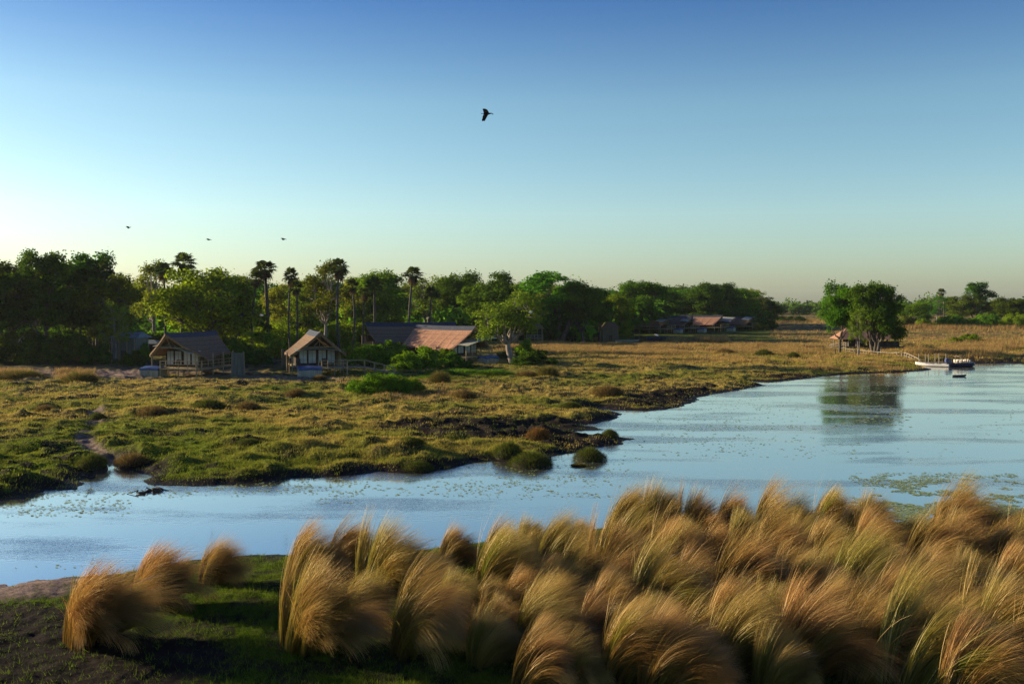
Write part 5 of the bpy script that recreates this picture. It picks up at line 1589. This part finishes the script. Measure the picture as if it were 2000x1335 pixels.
# ---------------------------------------------------------------- island boathouse
def boathouse():
    yb = 205.0
    xl = Q(1640, 680, yb)[0]; xr = Q(1746, 680, yb)[0]; s = yb / F
    zt = Q(1650, 641, yb)[2]; ze = Q(1650, 662, yb)[2]; zd = Q(1650, 684, yb)[2]
    z0 = gz1((xl + xr) / 2, yb)
    R = empty('boathouse', (xl, yb, z0), rad(-4), 'thatched open boathouse under the island trees, left roof end sunlit orange', 'boathouse')
    W = xr - xl; zt -= z0; ze -= z0; zd = max(zd - z0, .5)
    D = 5.5
    rf = MB(); nseg = 10
    rp = [(-.7, -.7, ze), (W + .5, -.7, ze), (W + .5, D + .6, ze), (-.7, D + .6, ze), (2.0, D / 2, zt), (W - 2.0, D / 2, zt)]
    rf.add(rp, [(0,1,5,4), (1,2,5), (2,3,4,5), (3,0,4), (3,2,1,0)])
    roof = rf.build('roof', M['thatch_sunlit'], R)
    rc = MB(); rc.beam((1.9, D/2, zt + .06), (W - 1.9, D/2, zt + .06), .5, .2); rc.build('ridge_cap', M['thatch'], roof)
    d = MB(); d.box(-.4, W + 1.2, -1.2, D, zd - .15, zd); d.build('deck', M['wood_dark'], R)
    for i in range(8):
        for yy in (-.3, D - .1):
            p = MB(); x_ = .1 + (W - .2) * i / 7; p.tube([(x_, yy, -.5), (x_, yy, ze)], .11, 7); p.build('post', M['wood_grey'] if i < 3 else M['wood_dark'], R)
    w = MB(); w.box(1.9, 5.4, .8, D - .5, zd, ze - .02); w.build('store_room', M['canvas'], R)
    c = MB(); c.box(5.9, W + 1.0, 1.0, 1.5, zd, zd + 1.05); c.build('bar_counter', M['wood_dark'], R)
    r = MB()
    for zz in (.5, 1.0): r.tube([(6.0, -1.15, zd + zz), (W + 1.15, -1.15, zd + zz), (W + 1.15, D, zd + zz)], .05, 5)
    for i in range(9): x_ = 6.0 + (W - 4.85) * i / 8; r.tube([(x_, -1.15, zd - .6), (x_, -1.15, zd + 1.0)], .05, 5)
    r.build('railing', M['wood_dark'], R)
    return R
boathouse()
def on(px, py, y=None):
    if y is None: return gpt(px, py)
    x, yy, z = Q(px, py, y); return (x, y, z)
def walkway(pts_px, y0, label, name='boardwalk', width=1.2, rail=True, m='wood_grey', post_dz=1.3):
    """pts_px: (px, py) of the deck surface along the way at depth y"""
    P = [Vector(Q(px, py, yy)) for px, py, yy in pts_px]
    o = P[0].copy()
    R = empty(name, tuple(o), 0, label, 'boardwalk')
    d = MB()
    rows = []
    for p in P: rows.append([tuple(p - o + Vector((0, -width/2, 0))), tuple(p - o + Vector((0, width/2, 0)))])
    d.sheet(rows, .12); d.build('planks', M[m], R)
    r = MB()
    if rail:
        for yy in (-width/2,):
            r.tube([tuple(p - o + Vector((0, yy, .95))) for p in P], .07, 5); r.tube([tuple(p - o + Vector((0, yy, .48))) for p in P], .05, 5)
        r.build('handrail', M[m], R)
    for p in P:
        for yy in (-width/2 - .02, width/2 + .02):
            q = MB(); a = p - o + Vector((0, yy, 0)); q.tube([(a.x, a.y, a.z - max(.9, p.z - .0)), (a.x, a.y, a.z + (.97 if rail else .05))], .10, 6); q.build('post', M[m], R)
    return R
walkway([(1618, 683, 206), (1626, 680, 205), (1650, 677.5, 203)], 0, 'short boardwalk with handrail at the left end of the boathouse', m='wood_grey')
walkway([(1618, 691.5, 190), (1632, 692, 189), (1645, 692.5, 188)], 0, 'low pale plank path left before the boathouse', rail=False)
walkway([(1650, 690.5, 188), (1670, 692.5, 186), (1690, 694.5, 183), (1712, 697, 181), (1736, 698.5, 178), (1749, 698.2, 176), (1764, 698.5, 174)], 0, 'long pale boardwalk with post and rail along the island shore to the jetty')
walkway([(1764, 698.8, 173.2), (1774, 702.5, 170), (1784, 707.5, 166.5), (1794, 713.5, 163)], 0, 'steep dark gangway with handrails leading down to the boats', name='gangway', m='wood_grey')
tb = empty('bar_table', Q(1711, 690, 184), 0, 'high pale plank table standing before the dark boathouse deck', 'table')
t_ = MB(); t_.box(-.8, .9, -.35, .35, 1.15, 1.25); t_.build('tabletop', M['wood_grey'], tb)
for a in (-.7, .8):
    for b_ in (-.28, .28):
        l = MB(); l.tube([(a, b_, -.5), (a, b_, 1.15)], .06, 5); l.build('leg', M['wood_grey'], tb)
# floating jetty and mooring posts
jx0 = Q(1797, 714, 160); jx1 = Q(1848, 714, 160)
J = empty('floating_jetty', (jx0[0], 160.5, 0), 0, 'low floating jetty with brown deck behind the white boat', 'jetty')
d = MB(); d.box(0, jx1[0] - jx0[0], -.8, .8, .18, .34); d.build('planks', M['wood'], J)
f_ = MB(); f_.box(.2, 1.2, -.7, .7, -.2, .177); f_.box(2.6, 3.6, -.7, .7, -.2, .177); f_.build('floats', M['wood_dark'], J)
for i, px in enumerate([1794.5, 1807.5, 1813.5, 1826.5, 1834, 1847.5]):
    yy = [161.6, 161.6, 159.2, 161.6, 159.2, 161.6][i]
    a = Q(px, 690, yy)
    mb = MB(); mb.tube([(0, 0, -.9), (0, 0, a[2])], .065, 7)
    o = mb.build('mooring_post', M['wood_grey'], None); o.location = (a[0], yy, 0)
    tag(o, ['leftmost tall mooring post at the foot of the gangway', 'second mooring post from the left rising behind the white boat bow', 'third mooring post from the left, front row behind the white boat', 'fourth mooring post from the left behind the white boat',
            'fifth mooring post from the left, front row near the outboard motor', 'rightmost mooring post above the blue outboard motor'][i], 'post', 'mooring posts at the floating jetty')

# ---------------------------------------------------------------- boats at the jetty
def outboard(R, x, H, rz, mcol='motor'):
    m = MB()
    g = []
    for i, (zz, w, l) in enumerate([(H + .05, .10, .12), (H + .2, .22, .30), (H + .5, .24, .34), (H + .7, .20, .26), (H + .78, .08, .10)]):
        g.append([(x - l, -w, zz), (x + l * .6, -w, zz), (x + l * .6, w, zz), (x - l, w, zz)])
    vs = [p for r in g for p in r]; fs = []
    for i in range(4):
        for k in range(4): fs.append((i*4+k, i*4+(k+1)%4, (i+1)*4+(k+1)%4, (i+1)*4+k))
    fs += [(3,2,1,0), (16,17,18,19)]
    m.add(vs, fs); mo = m.build('outboard_motor', M[mcol], R)
    s = MB(); s.beam((x - .05, 0, H + .1), (x - .1, 0, -.5), .14, .22); s.tube([(x - .25, 0, -.35), (x - .2, 0, -.35)], .12, 8); s.build('motor_leg', M['wood_dark'], mo)
def white_boat():
    yb = 155.5; xl, xr = Q(1793, 712, yb)[0], Q(1848, 712, yb)[0]; Lh = xr - xl
    R = empty('motorboat', ((xl + xr) / 2, yb, -.15), rad(180 - 33), 'white motorboat moored bow left at the jetty with dark motor', 'boat')
    build_hull(R, Lh + .6, 1.7, .60, M['white_paint'], bow=.5)
    d = MB(); d.sheet([[(.9, -.62, .66), (2.1, -.25, .82)], [(.9, .62, .66), (2.1, .25, .82)]], .04); d.build('foredeck', M['white_paint'], R)
    for xx in (-1.2, -.2):
        s = MB(); s.box(xx, xx + .5, -.6, .6, .45, .62); s.build('seat', M['wood_grey'], R)
    outboard(R, -Lh / 2 - .35, .55, 0, 'navy')
white_boat()
def pontoon_boat():
    yb = 155.0; xl, xr = Q(1850, 716, yb)[0], Q(1905, 716, yb)[0]; Lh = xr - xl
    R = empty('pontoon_boat', ((xl + xr) / 2, yb, -.12), rad(4), 'dark blue river boat with cream seats and canopy frame, blue motor at left', 'boat')
    build_hull(R, Lh, 2.0, .66, M['navy'], bow=.25)
    d = MB(); d.box(-Lh * .45, Lh * .40, -.8, .8, .40, .46); d.build('floor', M['wood_dark'], R)
    for i, xx in enumerate((-.9, -.3, .3, .9, 1.3)):
        for yy in (-.45, .25):
            s = MB(); s.box(xx, xx + .36, yy, yy + .4, .72, .84); s.box(xx - .06, xx + .02, yy, yy + .4, .84, 1.22); s.tube([(xx + .18, yy + .2, .46), (xx + .18, yy + .2, .72)], .04, 5)
            s.build('seat', M['seat'], R)
    c = MB()
    for yy in (-.8, .8):
        c.tube([(-.9, yy, .6), (-.5, yy, 1.72)], .02, 5); c.tube([(-.1, yy, .6), (-.75, yy, 1.7)], .02, 5); c.tube([(.2, yy, .6), (.6, yy, 1.25)], .02, 5); c.tube([(.8, yy, .6), (.2, yy, 1.7)], .02, 5)
    c.build('canopy_frame', M['wood_grey'], R)
    t = MB(); t.sheet([[(-.9 + 1.2 * i / 4, yy, 1.72 + .05 * math.sin(PI * i / 4)) for i in range(5)] for yy in (-.85, 0, .85)], .04); t.build('canopy', M['canvas_tan'], R)
    outboard(R, -Lh / 2 - .1, .62, 0, 'motor')
pontoon_boat()
x, y = G(1873.5, 735, 0)
R = empty('dugout_canoe', (x, y, -.05), rad(3), 'small dark dugout canoe floating alone in front of the boats', 'canoe')
build_hull(R, 1.9, .55, .26, M['navy'], flat_stern=False, bow=.4)
s = MB(); s.box(-.1, .1, -.2, .2, .2, .24); s.build('thwart', M['wood_dark'], R)
# canoes and driftwood on the far side of the island
for px, py, l, rz, lab in [(1591, 683, 4.6, 8, 'upturned dark canoe on the grass left of the boathouse'), (1584, 681.5, 4.4, 4, 'pale canoe lying beside the upturned dark canoe')]:
    x, y, z = gpt(px, py); R = empty('beached_canoe', (x, y, z + .75), rad(rz), lab, 'canoe'); R.rotation_euler = (PI if 'upturned' in lab else 0, 0, rad(rz))
    if 'pale' in lab: R.location = (x, y, z + .1)
    build_hull(R, l, .8, .4, M['wood_dark'] if 'dark' in lab[:14] else M['wood_grey'], flat_stern=False)
    s = MB(); s.box(-.4, -.2, -.3, .3, .3, .34); s.build('thwart', M['wood'], R)
def branchy(name, px, py, label, n, Lm, m, seed, rise=.3, z0=None):
    rng_ = np.random.default_rng(seed); x, y, z = gpt(px, py)
    if z0 is not None: z = z0
    paths = []
    for i in range(n):
        a = rng_.uniform(0, 2 * PI); l = Lm * rng_.uniform(.4, 1)
        t = np.linspace(0, 1, 6)[:, None]
        p = np.array([rng_.normal(0, Lm * .2), rng_.normal(0, .3), .1]) + t * np.array([math.cos(a) * l, math.sin(a) * l * .6, rise * l * rng_.random()]) + rng_.normal(0, .1, (6, 3)) * t
        paths.append((p, .10 - .085 * t[:, 0], 5))
    V, f = tubes_np(paths); me = raw_mesh(name, V, [f]); o = link(name, me, M[m]); o.location = (x, y, z)
    return tag(o, label, 'driftwood')
branchy('driftwood', 1552, 682, 'heap of pale bleached driftwood left of the beached canoes', 14, 2.6, 'wood_grey', 1)
branchy('driftwood', 1600, 679, 'dark root heap behind the upturned canoe', 12, 1.8, 'wood_dark', 2)
branchy('fallen_branches', 300, 958, 'dark fallen branches lying in the shallows by the creek mouth', 8, 1.0, 'wood_dark', 3, .08, z0=-.05)
branchy('driftwood', 762, 776, 'pale dead roots at the foot of the big lush mound', 14, 1.2, 'wood_grey', 5, .4)
# low post stumps near the boathouse
for i, (px, py) in enumerate([(1631, 694), (1571, 681), (1607, 686)]):
    x, y, z = gpt(px, py); mb = MB(); mb.tube([(0, 0, -.2), (.02, 0, .5), (0, 0, .95)], [.1, .09, .08], 7); mb.tube([(0, 0, .95), (.1, 0, 1.0)], .05, 5)
    o = mb.build('stump_post', M['wood_dark'], None); o.location = (x, y, z)
    tag(o, ['dark stump post by the low plank path before the boathouse', 'dark stump post between driftwood and canoes', 'dark stump post right of the beached canoes'][i], 'post')

# ---------------------------------------------------------------- birds
def bird(px, py, dist, size, label, m, pose, name='bird', rz=0.0):
    """body along +x (tail) to -x (bill); wings given as tip offsets"""
    loc = Q(px, py, dist)
    R = empty(name, loc, rz, label, 'bird')
    R.scale = (size, size, size)
    b = MB()
    neck = pose.get('neck', .45)
    b.tube([(-.30 - neck - .12, 0, pose.get('hz', .06)), (-.30 - neck, 0, pose.get('hz', .06)), (-.34 - neck * .5, 0, .03), (-.28, 0, 0), (-.12, 0, -.01), (.08, 0, 0), (.26, 0, .01), (.36, 0, .01)],
           [.012, .045, .035, .06, .105, .10, .05, .02], 9)
    b.build('body', M[m], R, smooth=True)
    t = MB(); t.sheet([[(.28, -.04, .02), (.28, .04, .02)], [(.52, -.10, .0), (.52, .10, .0)]], .015); t.build('tail', M[m], R)
    for s, tip in ((-1, pose['near']), (1, pose['far'])):
        g = []
        for i in range(7):
            u = i / 6; c = (1 - .50 * u ** 1.5) * .46
            mx, my, mz = tip[0] * u, s * .05 + tip[1] * u, .04 + tip[2] * u + .08 * math.sin(PI * u) * (1 if tip[2] > 0 else .6)
            g.append([(mx - c * .42, my, mz), (mx + c * .12, my, mz + .02), (mx + c * .58 + (.05 if i % 2 else 0) * u, my, mz - .01)])
        w = MB(); w.sheet(g, .014); w.build('wing', M[m], R)
    if 'legs' in pose:
        l = MB()
        for yy in (-.03, .03): l.tube([(.2, yy, -.04), (.62, yy, .0)], .012, 5)
        l.build('legs', M['bird_black'], R)
    return R
bird(951, 222, 60, .68, 'big black bird flying highest, wing hanging steeply down', 'bird_black', dict(near=(.30, -.32, -.62), far=(.22, .25, .32), neck=.18, hz=-.05), rz=PI)
bird(251, 444, 110, .62, 'black bird flying at far left with broad downstroke wing', 'bird_black', dict(near=(.10, -.30, -.22), far=(.20, .4, .10), neck=.10), rz=PI)
bird(408, 468, 115, .62, 'black bird flying between the leftmost and the third low bird', 'bird_black', dict(near=(.10, -.30, -.14), far=(.25, .4, .10), neck=.14, hz=-.06), rz=PI)
bird(554, 467, 112, .64, 'black bird flying rightmost of the three low birds', 'bird_black', dict(near=(.12, -.30, -.18), far=(.28, .4, .10), neck=.14, hz=-.06), rz=PI)
bird(512, 616, 120, .62, 'white bird flying before the woodland left behind the middle lodge', 'bird_white', dict(near=(.2, -.3, .15), far=(-.3, .3, .20), neck=.12, legs=1), name='egret')
bird(1037, 610, 125, .62, 'white bird with raised wings flying before the massive fig', 'bird_white', dict(near=(.22, -.2, .26), far=(-.25, .2, .22), neck=.08, legs=1), name='egret')
bird(1283, 654, 190, .85, 'white bird flying low over the far pond', 'bird_white', dict(near=(.10, -.3, -.2), far=(-.5, .3, .16), neck=.10, legs=1), name='egret')
# wading bird in the shallows of the creek mouth
x, y = G(178, 947, 0)
R = empty('wading_bird', (x, y, 0), rad(200), 'small dark wading bird standing in the creek mouth', 'bird')
b = MB(); b.tube([(-.22, 0, .42), (-.12, 0, .38), (.05, 0, .36), (.16, 0, .40), (.20, 0, .52), (.24, 0, .60), (.30, 0, .60), (.42, 0, .58)], [.01, .06, .10, .07, .03, .045, .03, .006], 8); b.build('body', M['bird_black'], R, smooth=True)
for yy in (-.04, .04):
    l = MB(); l.tube([(.02, yy, .30), (.0, yy, .15), (.02, yy, -.08)], .012, 5); l.build('leg', M['bird_black'], R)
# ---------------------------------------------------------------- haze: pale air over the whole plain, closed box
def haze():
    mb = MB(); mb.box(-4200, 4200, -4200, 4200, -3.0, 60.0)
    m, n, out = new_mat('pale_air')
    v = n.nodes.new('ShaderNodeVolumePrincipled')
    v.inputs['Color'].default_value = (0.86, 0.93, 1.0, 1)
    v.inputs['Density'].default_value = 0.00005
    v.inputs['Anisotropy'].default_value = 0.35
    n.links.new(v.outputs[0], out.inputs['Volume'])
    o = mb.build('haze', m)
    tag(o, kind='stuff')
haze()
